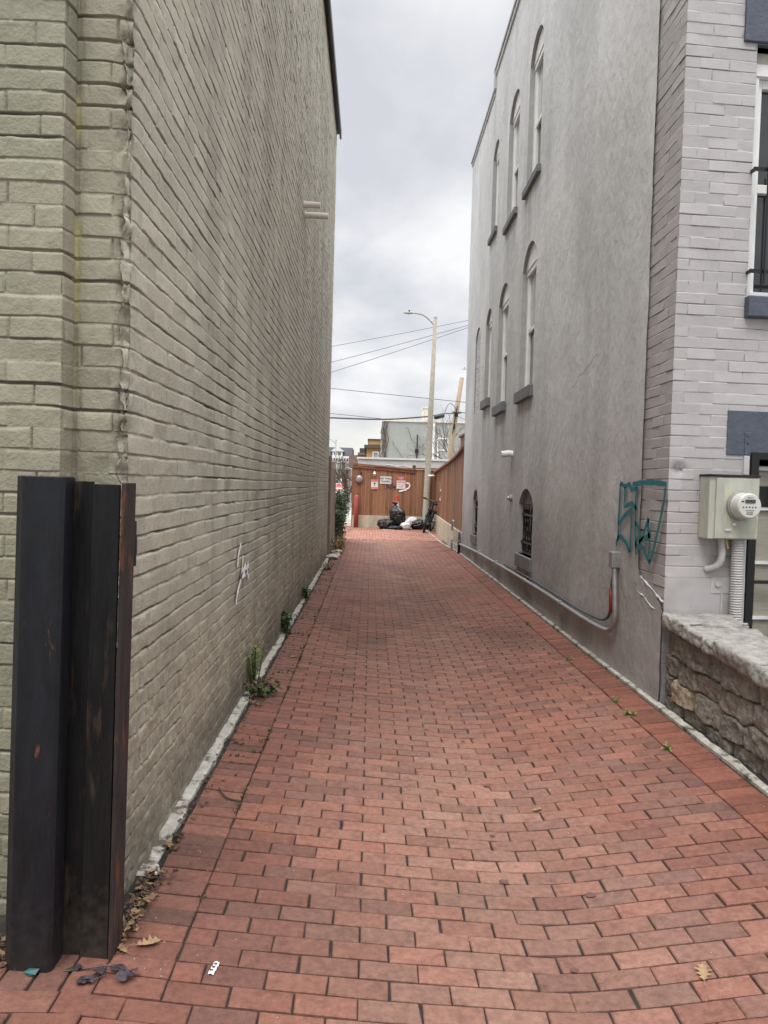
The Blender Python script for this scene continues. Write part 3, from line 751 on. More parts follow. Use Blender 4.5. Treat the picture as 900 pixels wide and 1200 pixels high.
# painted over conduits and straps on the front
mb = MB()
fbox(mb, .525, .565, -.01, .014, 1.732, 1.862); pr(build('strap', mb, M_pvc, right, .003)); mb = MB()
fbox(mb, .525, .565, -.01, .014, 1.868, 2.02)
for z in (1.95, 2.0): mb.tube([FR @ Vector((.545, -.01, z)), FR @ Vector((.545, -.021, z))], .007, 8)
pr(build('strap', mb, M_blue, right, .003)); mb = MB()
fbox(mb, .33, .575, -.01, .008, .92, 1.03)
for z in (.985,): mb.tube([FR @ Vector((.375, -.0, z)), FR @ Vector((.375, -.02, z))], .02, 12)
fbox(mb, .40, .415, -.01, .016, .62, .92); fbox(mb, .48, .565, -.01, .02, .55, 1.30)
pr(build('strap', mb, M_pvc, right, .003))
GRA = [[(5.965, 1.662), (5.966, 1.609), (5.966, 1.555), (5.967, 1.502), (5.971, 1.451), (5.976, 1.4), (5.98, 1.349), (5.975, 1.31), (5.971, 1.271), (5.966, 1.232)], [(5.965, 1.662), (5.927, 1.654), (5.889, 1.645), (5.851, 1.637), (5.819, 1.643), (5.787, 1.648), (5.756, 1.654), (5.738, 1.64), (5.721, 1.627), (5.704, 1.613), (5.665, 1.616), (5.627, 1.619), (5.59, 1.622)], [(5.851, 1.634), (5.853, 1.583), (5.856, 1.531), (5.858, 1.48), (5.802, 1.49), (5.746, 1.499), (5.692, 1.509), (5.652, 1.497), (5.612, 1.484), (5.573, 1.472)], [(5.685, 1.654), (5.609, 1.658), (5.534, 1.662), (5.462, 1.666), (5.384, 1.666), (5.309, 1.666), (5.235, 1.665), (5.167, 1.661), (5.1, 1.657), (5.036, 1.654), (5.044, 1.616), (5.052, 1.577), (5.061, 1.539), (5.082, 1.486), (5.104, 1.432), (5.127, 1.378), (5.156, 1.318), (5.186, 1.257), (5.216, 1.195), (5.236, 1.165), (5.255, 1.134), (5.275, 1.103)], [(5.578, 1.638), (5.586, 1.606), (5.595, 1.575), (5.603, 1.543), (5.602, 1.501), (5.6, 1.458), (5.598, 1.416), (5.592, 1.364), (5.587, 1.311), (5.581, 1.259), (5.573, 1.217), (5.565, 1.176), (5.558, 1.134)], [(5.969, 1.341), (5.92, 1.366), (5.873, 1.391), (5.826, 1.415), (5.779, 1.433), (5.733, 1.451), (5.688, 1.469), (5.685, 1.418), (5.682, 1.367), (5.68, 1.316), (5.682, 1.257), (5.685, 1.198), (5.688, 1.138)], [(5.966, 1.232), (5.982, 1.216), (5.997, 1.201), (6.013, 1.186), (6.009, 1.178), (6.004, 1.169), (6.0, 1.161)], [(5.996, 1.221), (5.966, 1.229), (5.936, 1.237), (5.906, 1.244), (5.862, 1.231), (5.819, 1.217), (5.777, 1.204), (5.747, 1.182), (5.717, 1.16), (5.688, 1.138)], [(5.593, 1.369), (5.566, 1.357), (5.539, 1.345), (5.513, 1.334), (5.506, 1.316), (5.5, 1.298), (5.494, 1.28), (5.518, 1.261), (5.543, 1.24), (5.567, 1.22), (5.566, 1.212), (5.566, 1.205), (5.565, 1.197), (5.512, 1.196), (5.461, 1.195), (5.41, 1.194), (5.379, 1.171), (5.349, 1.148), (5.319, 1.126), (5.301, 1.119), (5.284, 1.111), (5.267, 1.104)], [(5.329, 1.412), (5.359, 1.371), (5.39, 1.328), (5.42, 1.285), (5.447, 1.266), (5.474, 1.246), (5.501, 1.225)], [(5.329, 1.412), (5.329, 1.387), (5.329, 1.362), (5.329, 1.337), (5.316, 1.308), (5.304, 1.278), (5.291, 1.249), (5.294, 1.214), (5.297, 1.178), (5.3, 1.143)], [(5.502, 1.233), (5.459, 1.247), (5.418, 1.26), (5.377, 1.273), (5.343, 1.283), (5.309, 1.293), (5.276, 1.303)]]
mb = MB()
for st in GRA: mb.ribbon([(1.966, y, z) for y, z in st], .037, (-1, 0, 0))
pr(build('graffiti', mb, M_teal, right))
# broken render ledges by the corner
mb = MB()
for pts in ([(5.50, .975), (5.36, .94), (5.22, .90), (5.07, .855)], [(5.55, .86), (5.42, .845), (5.30, .80), (5.2, .785)]):
    sp_ = smooth_path([(1.987, y, z) for y, z in pts], 2); mb.tube([(x + .004 * random.random(), y, z + .006 * random.random()) for x, y, z in sp_], [.004 + .007 * random.random() for _ in sp_], 6)
pr(build('render_ledge', mb, M_copw, right, smooth=True))
mb = MB(); mb.tube([(2.0, 10.70, 2.075), (1.93, 10.70, 2.085), (1.82, 10.69, 2.07)], [.05, .048, .046], 16)
pr(build('vent_pipe', mb, M_white, right, .004))
mb = MB(); mb.tube([(1.99, 10.68, 1.46), (1.95, 10.68, 1.46)], .05, 14); mb.tube([(1.95, 10.68, 1.46), (1.925, 10.68, 1.455)], [.03, .025], 12)
pr(build('hose_tap', mb, M_galv, right, .003))

# ------------------------------------------------------------------ conduit along the wall
cd = empty('wall_conduit', 'steel conduit running low along the grey wall and rising to a small box', 'conduit', (1.95, 5.95, .2))
def rel(o, e): o.location = (-e.location.x, -e.location.y, -e.location.z); return o
mb = MB(); mb.tube(smooth_path([(1.95, 16.45, .36), (1.945, 14, .425), (1.95, 12, .44), (1.945, 10.5, .455), (1.95, 8.4, .46), (1.945, 7.0, .445), (1.945, 6.35, .45), (1.945, 6.0, .47), (1.945, 5.90, .60), (1.945, 5.93, .80), (1.945, 5.97, 1.0)]), .021, 12)
rel(build('pipe', mb, M_galv, cd, smooth=True), cd)
mb = MB(); mb.tube(smooth_path([(1.965, 11.0, .50), (1.96, 8.5, .51), (1.965, 7.3, .49), (1.955, 6.6, .50), (1.955, 6.15, .53), (1.955, 6.03, .66), (1.955, 6.06, .84), (1.96, 6.02, .95)]), .012, 8)
rel(build('cable', mb, M_wire, cd, smooth=True), cd)
mb = MB(); mb.tube([(1.955, 6.035, .62), (1.955, 6.05, .74), (1.955, 6.06, .82)], .018, 8)
rel(build('tape', mb, M_redtape, cd, smooth=True), cd)
mb = MB(); mb.box(1.915, 1.99, 5.94, 6.03, .99, 1.12)
rel(build('junction_box', mb, M_galv, cd, .008), cd)
for y in (7.6, 9.4, 11.6, 13.4):
    mb = MB(); mb.tube([(1.995, y, .485), (1.93, y, .475), (1.922, y, .455), (1.93, y, .43), (1.99, y, .42)], .006, 6)
    rel(build('clip', mb, M_galv, cd), cd)

# ------------------------------------------------------------------ electric meter
em = empty('electric_meter', 'pale green electric meter box with round glass meter on the grey brick front', 'electric meter', (2.0, RYC, 0), AF)
mb = MB(); mb.box(.22, .565, -.13, -.004, 1.30, 1.715)
build('meter_box', mb, M_mbox, em, .006)
mb = MB(); mb.box(.262, .563, -.142, -.1305, 1.305, 1.705); build('cover', mb, M_mbox, em, .004)
mb = MB(); mb.box(.215, .568, -.145, -.003, 1.7155, 1.728); build('rain_lip', mb, M_rust, em, .002)
mc = (.43, 1.525)
mb = MB(); mb.tube([(mc[0], -.142, mc[1]), (mc[0], -.165, mc[1])], .098, 40); build('collar', mb, M_galv, em, .005)
mb = MB(); mb.tube([(mc[0], -.166, mc[1]), (mc[0], -.245, mc[1]), (mc[0], -.256, mc[1])], [.088, .083, .076], 40)
face = build('meter', mb, M_mwhite, em, .003)
mb = MB(); mb.box(mc[0] - .035, mc[0] + .035, -.2585, -.256, mc[1] + .018, mc[1] + .043); build('display', mb, M_lcd, face)
mb = MB()
for i in range(6):
    x = mc[0] - .029 + i * .0115
    for (a, b, c, d) in ((0, .007, 0, .0015), (0, .007, .008, .0095), (0, .007, .016, .0175), (0, .0015, 0, .017), (.006, .0075, .008, .017)):
        mb.box(x + a, x + b, -.2592, -.2586, mc[1] + .022 + c, mc[1] + .022 + d)
for i in range(5): mb.box(mc[0] - .05 + i * .021, mc[0] - .041 + i * .021, -.2572, -.2562, mc[1] - .012, mc[1] - .003)
mb.box(mc[0] - .06, mc[0] - .042, -.2572, -.2562, mc[1] + .025, mc[1] + .034)
mb.box(mc[0] - .03, mc[0] + .03, -.2572, -.2562, mc[1] - .030, mc[1] - .027); mb.box(mc[0] - .022, mc[0] + .022, -.2572, -.2562, mc[1] - .040, mc[1] - .037)
mb.box(mc[0] - .02, mc[0] + .02, -.2572, -.2562, mc[1] + .052, mc[1] + .056)
for i in range(12): mb.box(mc[0] - .024 + i * .004, mc[0] - .0225 + i * .004, -.2572, -.2562, mc[1] - .056, mc[1] - .046)
build('marking', mb, M_ink, face)
mb = MB(); mb.box(.33, .375, -.15, -.142, 1.355, 1.37); mb.tube([(.39, -.142, 1.40), (.39, -.155, 1.40)], .012, 12); build('latch', mb, M_mwhite, em, .002)
# bent pipe and corrugated conduit below
mb = MB(); mb.tube(smooth_path([(.36, -.06, 1.30), (.365, -.065, 1.22), (.36, -.06, 1.14), (.33, -.04, 1.10), (.29, 0, 1.085)]), .024, 12); build('bent_pipe', mb, M_pvc, em, smooth=True)
mb = MB()
pts, rr = [], []
zc = 1.30; i = 0
while zc > -.2:
    pts.append((.468 + .018 * (1.3 - zc), -.07, zc)); rr.append(.042 if i % 2 else .035); zc -= .0085; i += 1
mb.tube(pts, rr, 18); build('corrugated_conduit', mb, M_pvc, em, smooth=False)
mb = MB(); mb.tube([(.375, -.085, 1.30), (.38, -.09, 1.27), (.385, -.10, 1.235)], .007, 8); build('brass_seal', mb, mat('brass', (.45, .33, .12), None, 5, .35, 0, metal=.7), em)

# ------------------------------------------------------------------ rubble wall and copings
sw = empty('stone_wall', 'low grey rubble stone wall with rough flat copings, lower right', 'wall', (2.05, 3.6, 0))
def ztop(y): return .79 - .045 * (5.07 - y)
def stone_face():
    ys = np.arange(1.9, 5.045, .0075); ts = np.linspace(0, 1, 92)
    U, Tt = np.meshgrid(ys, ts, indexing='ij')
    Zb = zg(1.97 + 0 * U, U) - .03; Zt = .79 - .045 * (5.07 - U) - .085
    Z = Zb + (Zt - Zb) * Tt
    r0 = np.random.default_rng(5)
    pts = []
    z = .08; k = 0
    while z < .82:
        hh = r0.uniform(.12, .17); y = 1.6 + r0.uniform(0, .2)
        while y < 5.2:
            w = r0.uniform(.20, .42); pts.append((y + w / 2, z + hh / 2 + r0.uniform(-.018, .018), w * .55, hh * .55)); y += w
        z += hh; k += 1
    pts = np.array(pts)
    u = U + .03 * (fbm(U * 9, Z * 9, 2, 3) - .5); zz = Z + .03 * (fbm(U * 9, Z * 9, 7, 3) - .5)
    best = np.full(U.shape, 1e9); sec = np.full(U.shape, 1e9); idx = np.zeros(U.shape, int)
    for i, (py, pz, pw, ph) in enumerate(pts):
        ax = np.abs(u - py) / pw; az = np.abs(zz - pz) / ph
        d = (ax ** 5 + az ** 5) ** .2
        m = d < best
        sec = np.where(m, best, np.minimum(sec, d)); idx = np.where(m, i, idx); best = np.where(m, d, best)
    e = (sec - best)
    s = sst(.015, .17, e)
    r = _h(idx, idx * 0, 31); r2 = _h(idx, idx * 0, 32); r3 = _h(idx, idx * 0 + 9, 33)
    h = s * (.030 + .030 * r) + s * .03 * (fbm(U * 14, Z * 18, 41, 4) - .5) + .012 * (fbm(U * 45, Z * 45, 42, 2) - .5)
    h += s * ((r2 - .5) * .25 * (zz - pts[idx, 1]) + (r3 - .5) * .12 * (u - pts[idx, 0]))
    X = 2.075 - h
    V = np.stack([X, U, Z], -1).reshape(-1, 3)
    n = len(ts); i, j = np.meshgrid(np.arange(len(ys) - 1), np.arange(n - 1), indexing='ij'); a = (i * n + j).ravel()
    F = np.stack([a, a + n, a + n + 1, a + 1], -1)
    mort = np.array([.30, .26, .205]); grey = np.array([.33, .30, .26]); dk = np.array([.20, .18, .155]); tan = np.array([.42, .35, .26])
    c = grey + (dk - grey) * r[..., None]
    c = np.where((r3 > .9)[..., None], tan, c)
    c = c * (.75 + .5 * fbm(U * 6, Z * 6, 50, 3))[..., None]
    T = mort + (c - mort) * s[..., None]
    o = np_mesh('rubble_face', V, F, M_stone, sw, T.reshape(-1, 3)); rel(o, sw)
stone_face()
mb = MB(); 
for k in range(16):
    y0 = 1.9 + k * .197; mb.box(2.08, 2.36, y0, y0 + .197, -.9, ztop(y0) - .09)
rel(build('rubble_core', mb, M_cope, sw), sw)
def lump_box(x0, x1, y0, y1, zf0, zf1, seed, amp, nx=34, ny=40, nz=8):
    mb = MB(); bm = bmesh.new()
    idx = {}
    def vert(i, j, k):
        key = (i, j, k)
        if key in idx: return idx[key]
        x = x0 + (x1 - x0) * i / nx; y = y0 + (y1 - y0) * j / ny
        z = zf0(y) + (zf1(y) - zf0(y)) * k / nz
        # round the rims
        ex = min(i, nx - i) / nx * (x1 - x0); ey = min(j, ny - j) / ny * (y1 - y0); ez = min(k, nz - k) / nz * (zf1(y) - zf0(y))
        n1 = float(fbm(y * 11 + x * 7, z * 14 + x * 9, seed, 4)) - .5; n2 = float(fbm(x * 11 + z * 5, y * 11, seed + 3, 4)) - .5
        px = amp * n1 * 1.5; pz = amp * .75 * n2 + .012 * (float(fbm(x * 38, y * 38, seed + 9, 3)) - .5); px += .014 * (float(fbm(y * 38, z * 60, seed + 8, 3)) - .5)
        if i == 0 and k in (0, nz): px += .006
        if j in (0, ny): y += (.008 if j == 0 else -.008) * (1 if k in (0, nz) or i in (0, nx) else .3)
        if k == nz and i == 0: pz -= .005
        idx[key] = bm.verts.new((x + px, y + amp * .5 * n2, z + pz)); return idx[key]
    def q(a, b, c, d):
        bm.faces.new([vert(*a), vert(*b), vert(*c), vert(*d)])
    for i in range(nx):
        for j in range(ny):
            q((i, j, nz), (i+1, j, nz), (i+1, j+1, nz), (i, j+1, nz)); q((i, j, 0), (i, j+1, 0), (i+1, j+1, 0), (i+1, j, 0))
    for i in range(nx):
        for k in range(nz):
            q((i, 0, k), (i+1, 0, k), (i+1, 0, k+1), (i, 0, k+1)); q((i, ny, k), (i, ny, k+1), (i+1, ny, k+1), (i+1, ny, k))
    for j in range(ny):
        for k in range(nz):
            q((0, j, k), (0, j, k+1), (0, j+1, k+1), (0, j+1, k)); q((nx, j, k), (nx, j+1, k), (nx, j+1, k+1), (nx, j, k+1))
    return bm
ends = [5.055, 4.72, 4.30, 3.84, 3.33, 2.86, 2.4, 1.92]
for k, (b, a) in enumerate(zip(ends[:-1], ends[1:])):
    bm = lump_box(1.985, 2.42, a + .009, b - .009, lambda y: ztop(y) - .095, lambda y, q_=(.0, -.012, .004, -.008, .006, -.01, 0)[k]: ztop(y) + q_ , 100 + k * 7, .032)
    me = bpy.data.meshes.new('coping_stone'); bm.to_mesh(me); bm.free(); me.materials.append(M_cope)
    for p in me.polygons: p.use_smooth = True
    o = bpy.data.objects.new('coping_stone', me); COL.objects.link(o); o.parent = sw; rel(o, sw)

# ------------------------------------------------------------------ black steel guard by the left corner
sg = empty('steel_guard', 'tall black rust-flecked steel guard channels standing against the left brick corner', 'steel guard', (-.9, 2.33, .06))
zb, zt_ = .055, 1.598
mb = MB(); mb.prism([(-1.085, 2.295), (-1.052, 2.258), (-.938, 2.252), (-.926, 2.262), (-.926, 2.335), (-.936, 2.338), (-.938, 2.266), (-1.048, 2.27), (-1.075, 2.30), (-1.075, 2.40), (-1.085, 2.40)], zb, zt_)
mb.v = [(x + (.012 if z > 1 else 0), y + (.03 if z > 1 else 0), z) for x, y, z in mb.v]
rel(build('channel', mb, M_steel, sg, .003), sg)
mb = MB(); mb.box(-.938, -.870, 2.345, 2.357, zb + .03, zt_ - .012)
mb.v = [(x + (.012 if z > 1 else 0), y + (.02 if z > 1 else 0), z) for x, y, z in mb.v]
rel(build('web_plate', mb, M_steelb, sg, .002), sg)
mb = MB(); mb.box(-.868, -.784, 2.330, 2.344, zb + .028, zt_ - .020)
mb.v = [(x + (.012 if z > 1 else 0), y + (.02 if z > 1 else 0), z) for x, y, z in mb.v]
rel(build('cover_plate', mb, M_steelb, sg, .002), sg)
mb = MB(); mb.box(-.782, -.768, 2.328, 2.43, zb + .02, zt_ - .014)
mb.v = [(x + (.016 if z > 1 else 0), y + (.02 if z > 1 else 0), z) for x, y, z in mb.v]
rel(build('edge_flange', mb, M_rust, sg, .003), sg)
mb = MB(); mb.box(-.955, -.76, 2.32, 2.46, .03, .088); 
rel(build('footing', mb, M_conc, sg, .01), sg)
mb = MB(); mb.box(-3.2, -.86, 2.34, 2.66, -.03, .075)
tag(build('earth_strip', mb, M_soil), kind='structure')

# =================================================================== FAR END
def fence_boards(name, pa, pb, z0, zt_fn, bw, m, parent, thick=.02, tone=(.74, 1.2), gap=.004, zj=.0, seed=1):
    rr = random.Random(seed)
    pa, pb = Vector(pa), Vector(pb); L = (pb - pa).length; bw = L / round(L / bw); d = (pb - pa).normalized(); nr = Vector((d.y, -d.x))
    n = int(round(L / bw)); V = []; F = []; T = []
    for i in range(n):
        a = pa + d * (i * bw + gap / 2); b = pa + d * ((i + 1) * bw - gap / 2); o = rr.uniform(-.005, .005)
        t = rr.uniform(*tone); tt = (t * rr.uniform(.97, 1.03), t, t * rr.uniform(.9, 1.08)); zt1 = zt_fn(i * bw) + rr.uniform(-zj, zj)
        zt2 = zt_fn((i + 1) * bw) + (zt1 - zt_fn(i * bw))
        k = len(V)
        for q, off in ((a, o), (b, o), (b, o + thick), (a, o + thick)):
            p = q + nr * off; V.append((p.x, p.y, z0))
        for q, off, zz in ((a, o, zt1), (b, o, zt2), (b, o + thick, zt2), (a, o + thick, zt1)):
            p = q + nr * off; V.append((p.x, p.y, zz))
        F += [tuple(k + j for j in f) for f in ((0,3,2,1),(4,5,6,7),(0,1,5,4),(1,2,6,5),(2,3,7,6),(3,0,4,7))]
        T += [tt] * 8
    return np_mesh(name, np.array(V), np.array(F), m, parent, np.array(T), smooth=False)

YB = 27.58
bf = empty('wooden_fence', 'brown board fence on a cream base facing down the alley, with signs on it', 'fence', (-.62, YB, 0))
rel(fence_boards('board_panel', (-.64, YB), (2.40, YB), .47, lambda u: 2.24 if u < 2.15 else 2.17, .145, M_wood, bf, seed=3), bf)
mb = MB(); 
mb.box(-.68, 1.56, YB - .10, YB + .05, 2.30, 2.36); mb.v = [(x, y, z - (.16 * (x + .68) / 2.24 if y < YB else .16 * (x + .68) / 2.24)) for x, y, z in mb.v]
mb.box(-.68, 1.56, YB - .07, YB - .025, 2.20, 2.29); 
for i in range(8, 16):
    x, y, z = mb.v[i]; mb.v[i] = (x, y, z - .15 * (x + .68) / 2.24)
mb.box(1.57, 2.42, YB - .07, YB + .05, 2.19, 2.245)
rel(build('cap_rail', mb, M_wrail, bf, .004), bf)
mb = MB(); mb.box(1.50, 1.60, YB - .03, YB + .07, 2.0, 2.28); mb.box(1.48, 1.62, YB - .05, YB + .09, 2.281, 2.31); mb.box(1.51, 1.59, YB - .02, YB + .06, 2.311, 2.34)
rel(build('post_cap', mb, M_brown, bf, .004), bf)
mb = MB(); mb.box(-.66, 2.42, YB - .07, YB + .12, -.02, .465)
for i in range(21): mb.box(-.60 + i * .145, -.56 + i * .145, YB - .078, YB - .069, 0, .455)
rel(build('base_wall', mb, M_cream, bf, .006), bf)
mb = MB(); mb.box(-.69, -.64, YB - .03, YB + 2.5, 0, 2.2); rel(build('end_panel', mb, M_wrail, bf), bf)
mb = MB()
for st in ([(.45, 1.72), (.50, 1.40), (.62, 1.66), (.66, 1.45), (.80, 1.70), (.78, 1.48), (.95, 1.62)], [(.52, 1.62), (.70, 1.50), (.92, 1.55)], [(.56, 1.72), (.60, 1.5), (.74, 1.62), (.88, 1.44)]):
    mb.ribbon([(x, YB - .040, z) for x, z in st], .035, (0, -1, 0))
rel(build('graffiti', mb, M_pspray, bf), bf)
mb = MB(); mb.ribbon([(x, YB - .042, z) for x, z in ((1.27, 1.68), (1.37, 1.67), (1.41, 1.60), (1.36, 1.50), (1.24, 1.43), (1.08, 1.39), (1.02, 1.38))], .05, (0, -1, 0))
rel(build('graffiti', mb, M_wspray, bf), bf)

rf = empty('wooden_fence', 'brown board fence with sloping cap rail on the cream retaining wall beside the grey house', 'fence', (2.1, 16.5, 0))
pa, pb = (2.03, 16.42), (2.36, YB - .04)
def rft(u): return 2.30 - .02 * u + .12 * math.exp(-u / 1.6)
ff = fence_boards('board_panel', (pb[0], pb[1]), (pa[0], pa[1]), .60, lambda u: rft(11.16 - u), .145, M_wood, rf, seed=9); rel(ff, rf)
mb = MB(); n = 40
for s_ in (0,):
    dv = Vector((pb[0] - pa[0], pb[1] - pa[1])).normalized(); nv = Vector((-dv.y, dv.x))
    ring = []
    for i in range(n + 1):
        u = 11.1 * i / n; p = Vector(pa) + dv * u; z = rft(u)
        for (o, dz) in ((-.05, 0), (.10, 0), (.10, .05), (-.05, .05)): q = p + nv * o; ring.append((q.x, q.y, z + dz))
    mb.v = ring; mb.f = [(i*4+k, i*4+(k+1) % 4, (i+1)*4+(k+1) % 4, (i+1)*4+k) for i in range(n) for k in range(4)] + [(0, 1, 2, 3), (n*4+3, n*4+2, n*4+1, n*4)]
rel(build('cap_rail', mb, M_wrail, rf), rf)
for u in (3.4, 5.2, 7.0, 8.8):
    p = Vector(pa) + dv * u; mb = MB(); mb.box(p.x - .02, p.x + .09, p.y - .055, p.y + .055, rft(u) + .052, rft(u) + .085); mb.box(p.x, p.x + .07, p.y - .035, p.y + .035, rft(u) + .0855, rft(u) + .12)
    rel(build('post_cap', mb, M_brown, rf, .004), rf)
mb = MB()
q = [(1.985, 16.40), (2.25, 16.40), (2.58, YB - .08), (2.30, YB - .08)]; mb.prism(q, -.02, .60)
for i in range(36):
    t = i / 36; y = 16.5 + t * 10.9; x = 1.985 + (2.30 - 1.985) * (y - 16.4) / 11.1
    mb.box(x - .01, x + .02, y, y + .05, 0, .585)
rel(build('retaining_wall', mb, M_cream, rf, .006), rf)
mb = MB(); mb.box(2.06, 2.5, 16.45, 17.75, 2.36, 2.74); mb.box(2.02, 2.52, 16.42, 17.82, 2.741, 2.79)
rel(build('raised_panel', mb, M_wrail, rf, .004), rf)
mb = MB()
for st in ([(24.6, 1.75), (24.3, 1.45), (23.9, 1.5)], [(24.5, 1.2), (24.0, 1.15), (23.8, 1.3)]):
    mb.ribbon([(2.03 + (y - 16.42) * .0296 - .045, y, z) for y, z in st], .05, (-1, 0, 0))
rel(build('graffiti', mb, M_wspray, rf), rf)

# signs on the far fence
def text(body, size, loc, m, parent, rot=(R(90), 0, 0), sx=1):
    c = bpy.data.curves.new('lettering', 'FONT'); c.body = body; c.size = size; c.align_x = 'CENTER'; c.align_y = 'CENTER'; c.extrude = .001; c.offset = size * .02
    c.materials.append(m); tmp = bpy.data.objects.new('tmp', c); me = bpy.data.meshes.new_from_object(tmp); bpy.data.objects.remove(tmp)
    o = bpy.data.objects.new('lettering', me); COL.objects.link(o); o.parent = parent
    o.location = loc; o.rotation_euler = rot; o.scale = (sx, 1, 1); return o
def sign(name, label, x, z, w, h, m=M_signw, y=YB - .045):
    e = empty(name, label, 'sign', (x, y, z)); mb = MB(); mb.box(-w/2, w/2, 0, .006, -h/2, h/2); build('plate', mb, m, e, .002); return e
e = sign('wall_sign', 'white rectangular sign reading NO THRU TRAFFIC on the far wooden fence', .527, 1.765, .41, .265)
text('NO THRU', .098, (0, -.003, .055), M_ink, e); text('TRAFFIC', .098, (0, -.003, -.055), M_ink, e)
e = sign('wall_sign', 'tall white sign with a red heading beside the white graffiti swoosh', 1.085, 1.685, .32, .44)
mb = MB(); mb.box(-.155, .155, -.004, -.001, .085, .215); build('heading', mb, M_signr, e)
mb = MB(); mb.tube([(0, -.0045, .15), (0, -.008, .15)], .05, 24); mb.v = [(x * 2.1, y, z) for x, y, z in mb.v]; build('oval', mb, M_signw, e)
mb = MB(); mb.tube([(0, -.0085, .15), (0, -.011, .15)], .044, 24); mb.v = [(x * 2.1, y, z) for x, y, z in mb.v]; build('oval', mb, M_signr, e)
text('NO', .075, (0, -.014, .15), M_signw, e)
text('PARKING', .066, (0, -.003, .02), M_signr, e); text('TOW AWAY', .052, (0, -.003, -.065), M_signp, e); text('ZONE', .06, (0, -.003, -.14), M_signp, e)
e = sign('wall_sign', 'small white sign with faded red bands, leftmost on the far fence', .125, 1.60, .25, .35)
mb = MB(); mb.box(-.12, .12, -.004, -.001, .10, .17); build('band', mb, M_signp, e)
mb = MB(); mb.box(-.12, .12, -.004, -.001, -.17, -.09); build('band', mb, M_signp, e)
mb = MB(); mb.add([(-.05, -.004, .06), (.05, -.004, .06), (.0, -.004, -.01)], [(0, 1, 2)]); mb.box(-.012, .012, -.004, -.002, -.05, 0); build('symbol', mb, M_ink, e)
# round mirror
e = empty('convex_mirror', 'round convex mirror hung near the left end of the far wooden fence', 'mirror', (-.43, YB - .04, 1.79))
mb = MB()
for k in range(6):
    pass
rad = .135; rings = [(0, .05), (.35, .045), (.7, .028), (.95, .006)]
vs = [(0, -.09, 0)]; fs = []
for t, d in rings[1:]:
    for k in range(28): an = k * 2 * math.pi / 28; vs.append((rad * t * math.cos(an), -.04 - d, rad * t * math.sin(an)))
for k in range(28): fs.append((0, 1 + k, 1 + (k + 1) % 28))
for r_ in range(2):
    for k in range(28): a = 1 + r_ * 28 + k; b = 1 + r_ * 28 + (k + 1) % 28; fs.append((a, a + 28, b + 28, b))
mb.add(vs, fs); build('mirror_glass', mb, mat('dull mirror', (.42, .37, .36), (.36, .31, .30), 5, .35, 0, metal=.3), e, smooth=True)
mb = MB(); mb.tube([(rad * math.cos(a), -.045, rad * math.sin(a)) for a in [q * math.pi / 16 for q in range(33)]], .012, 8, False); mb.tube([(0, -.03, 0), (0, -.005, 0)], .13, 28)
build('rim', mb, M_brown, e, smooth=True)
mb = MB(); mb.tube([(.06, -.02, .10), (.07, -.03, .25)], .018, 8); build('bracket', mb, M_black, e)
# floodlight
e = empty('flood_light', 'small white flood light fixed high on the far fence above the signs', 'light', (.12, YB - .03, 2.0))
mb = MB(); mb.tube([(0, 0, 0), (0, -.08, .01)], .02, 8); build('bracket', mb, M_metalg, e)
mb = MB(); mb.tube([(0, -.06, .05), (-.01, -.14, -.05)], [.035, .055], 14); build('lamp_head', mb, M_signw, e, .004)
e = empty('flood_light', 'white flood light on the board fence by the corner behind the lamp pole', 'light', (2.24, YB - .6, 1.96))
mb = MB(); mb.tube([(.03, 0, 0), (-.05, 0, 0)], .02, 8); build('bracket', mb, M_metalg, e)
mb = MB(); mb.tube([(-.03, 0, .01), (-.22, -.04, -.01)], [.035, .045], 12); build('lamp_head', mb, M_signw, e, .004)

# bollard
e = empty('bollard', 'faded red steel bollard at the left end of the far fence', 'bollard', (-.51, 27.3, 0))
mb = MB(); mb.tube([(0, 0, 0), (.01, 0, 1.15), (.01, 0, 1.185), (.012, 0, 1.20)], [.085, .085, .07, .03], 20); build('post', mb, M_bollard, e, smooth=True)

# street lamps
def street_lamp(label, x, y, lean, htop, z0=0, s=1.0):
    e = empty('street_lamp', label, 'street lamp', (x, y, z0))
    def at(z): return Vector((lean * z / htop, 0, z))
    mb = MB(); mb.tube([at(0), at(.25), at(.3), at(htop * .5), at(htop)], [.15 * s, .145 * s, .125 * s, .10 * s, .062 * s], 18); build('pole', mb, M_pole, e, smooth=True)
    mb = MB(); mb.tube([at(htop - .02), at(htop + .03)], [.07, .05], 14); build('pole_cap', mb, M_metalg, e)
    p0 = at(htop - .32)
    mb = MB(); mb.tube(smooth_path([p0, p0 + Vector((-.16, -.02, .18)), p0 + Vector((-.42, -.05, .38)), p0 + Vector((-.68, -.08, .42)), p0 + Vector((-.80, -.1, .43))]), .024, 10); build('arm', mb, M_pole, e, smooth=True)
    mb = MB(); h = p0 + Vector((-.94, -.11, .42))
    prof = [(-.22, .012), (-.17, .045), (-.05, .075), (.08, .065), (.17, .03), (.2, .02)]
    mb.tube([h + Vector((a, 0, 0)) for a, _ in prof], [b for _, b in prof], 14); mb.v = [(x_, y_, h.z + (z_ - h.z) * .62) for x_, y_, z_ in mb.v]; 
    lh = build('lamp_head', mb, M_metalg, e, smooth=True)
    mb = MB(); mb.tube([h + Vector((0, 0, .04)), h + Vector((0, 0, .10))], .028, 10); build('photocell', mb, M_black, lh)
    mb = MB(); mb.tube([h + Vector((-.02, 0, -.035)), h + Vector((-.02, 0, -.06))], [.07, .045], 14); build('lens', mb, M_signw, lh)
street_lamp('concrete street lamp with curved arm rising behind the far fence corner', 1.985, 27.32, .155, 7.62)
street_lamp('distant street lamp whose head shows just left of the grey house', 6.75, 50, .1, 9.2)
